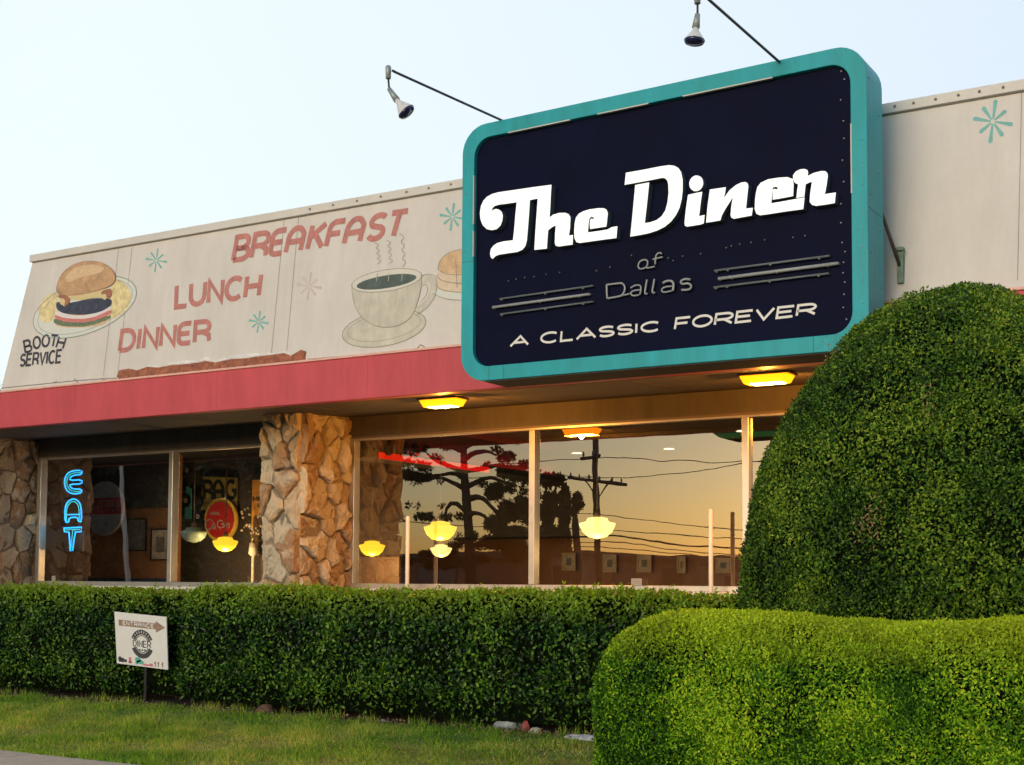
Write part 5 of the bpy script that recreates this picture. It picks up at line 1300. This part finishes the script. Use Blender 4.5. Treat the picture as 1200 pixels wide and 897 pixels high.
# tree top peeping past the left end of the roof
X, Z = on(2, 440, 30); t = thing('distant_tree', (X-1.5, 30, -.15), 'dark tree peeping out past the left end of the parapet', 'tree')
foliage_blobs([(X-1.6, 30, Z-1.2, 1.5, 1.5, 1.3), (X-2.2, 30.5, Z-2.4, 2, 2, 1.6), (X-1.9,30,Z-3.6,1.8,1.8,1.5)], 9000, .18, .10, 'leaf_tree', t)
mb = MB(); mb.tube([(X-1.5,30,-.15),(X-1.6,30,Z-1.2)], [.22,.1], 8); mb.build('trunk', 'bark', t)

# ================================================================== LIGHT, SKY, CAMERA
NSC = (.50,.55,.66)
VEIL, VC0, VC1, VSC = .9, (.90,.985,.97), (.72,.82,.92), 3.1
SUN_EL, SUN_AZ = 5.0, -179.0      # azimuth clockwise from +Y (negative: to the left, behind the camera)
w = bpy.data.worlds.new('World'); scene.world = w; w.use_nodes = True; nt = w.node_tree
bg = nt.nodes['Background']; sky = nt.nodes.new('ShaderNodeTexSky'); sky.sky_type = 'NISHITA'; sky.sun_disc = False
sky.sun_elevation = R(SUN_EL); sky.sun_rotation = R(SUN_AZ); sky.air_density = 1.0; sky.dust_density = 1.5; sky.ozone_density = 1.5
# thin bright evening veil over the side of the sky away from the sunset
tc = nt.nodes.new('ShaderNodeTexCoord'); sp_ = nt.nodes.new('ShaderNodeSeparateXYZ'); nt.links.new(tc.outputs['Generated'], sp_.inputs[0])
mr = nt.nodes.new('ShaderNodeMapRange'); mr.interpolation_type = 'SMOOTHSTEP'; mr.inputs[1].default_value = -.25; mr.inputs[2].default_value = .65; mr.inputs[3].default_value = 0; mr.inputs[4].default_value = VEIL
nt.links.new(sp_.outputs[1], mr.inputs[0])
mr2 = nt.nodes.new('ShaderNodeMapRange'); mr2.inputs[1].default_value = -.85; mr2.inputs[2].default_value = -.12
nt.links.new(sp_.outputs[0], mr2.inputs[0])
vr = nt.nodes.new('ShaderNodeValToRGB'); vr.color_ramp.elements[0].color = (*VC0, 1); vr.color_ramp.elements[1].color = (*VC1, 1)
nt.links.new(mr2.outputs[0], vr.inputs[0])
mx = nt.nodes.new('ShaderNodeMix'); mx.data_type = 'RGBA'; nt.links.new(mr.outputs[0], mx.inputs[0]); ns_ = nt.nodes.new('ShaderNodeVectorMath'); ns_.operation = 'MULTIPLY'; ns_.inputs[1].default_value = NSC
nt.links.new(sky.outputs[0], ns_.inputs[0]); nt.links.new(ns_.outputs[0], mx.inputs[6])
vs_ = nt.nodes.new('ShaderNodeVectorMath'); vs_.operation = 'SCALE'; vs_.inputs['Scale'].default_value = VSC; nt.links.new(vr.outputs[0], vs_.inputs[0]); nt.links.new(vs_.outputs[0], mx.inputs[7])
nt.links.new(mx.outputs[2], bg.inputs[0]); bg.inputs[1].default_value = .11
sl_ = bpy.data.lights.new('sun', 'SUN'); sl_.energy = .5; sl_.angle = R(34); sl_.color = (1,.93,.82)
so_ = bpy.data.objects.new('sun', sl_); COL.objects.link(so_)
el, az = R(SUN_EL), R(SUN_AZ)
dirv = Vector((math.sin(az)*math.cos(el), math.cos(az)*math.cos(el), math.sin(el)))
so_.rotation_euler = dirv.to_track_quat('Z', 'Y').to_euler()

cam = bpy.data.cameras.new('camera'); co = bpy.data.objects.new('camera', cam); COL.objects.link(co); scene.camera = co
from mathutils import Matrix
M = Matrix([list(r) for r in CR]).to_4x4(); M.translation = Vector(CL); co.matrix_world = M
cam.sensor_width = 36; cam.sensor_fit = 'HORIZONTAL'; cam.lens = F/1200*36; cam.shift_y = SHY/1200; cam.clip_end = 3000; cam.clip_start = .05
scene.view_settings.view_transform = 'Standard'; scene.view_settings.look = 'None'
scene.view_settings.exposure = 1.72; scene.view_settings.gamma = 1
scene.cycles.use_denoising = True
scene.cycles.max_bounces = 8; scene.cycles.transparent_max_bounces = 12
scene.cycles.sample_clamp_indirect = 6
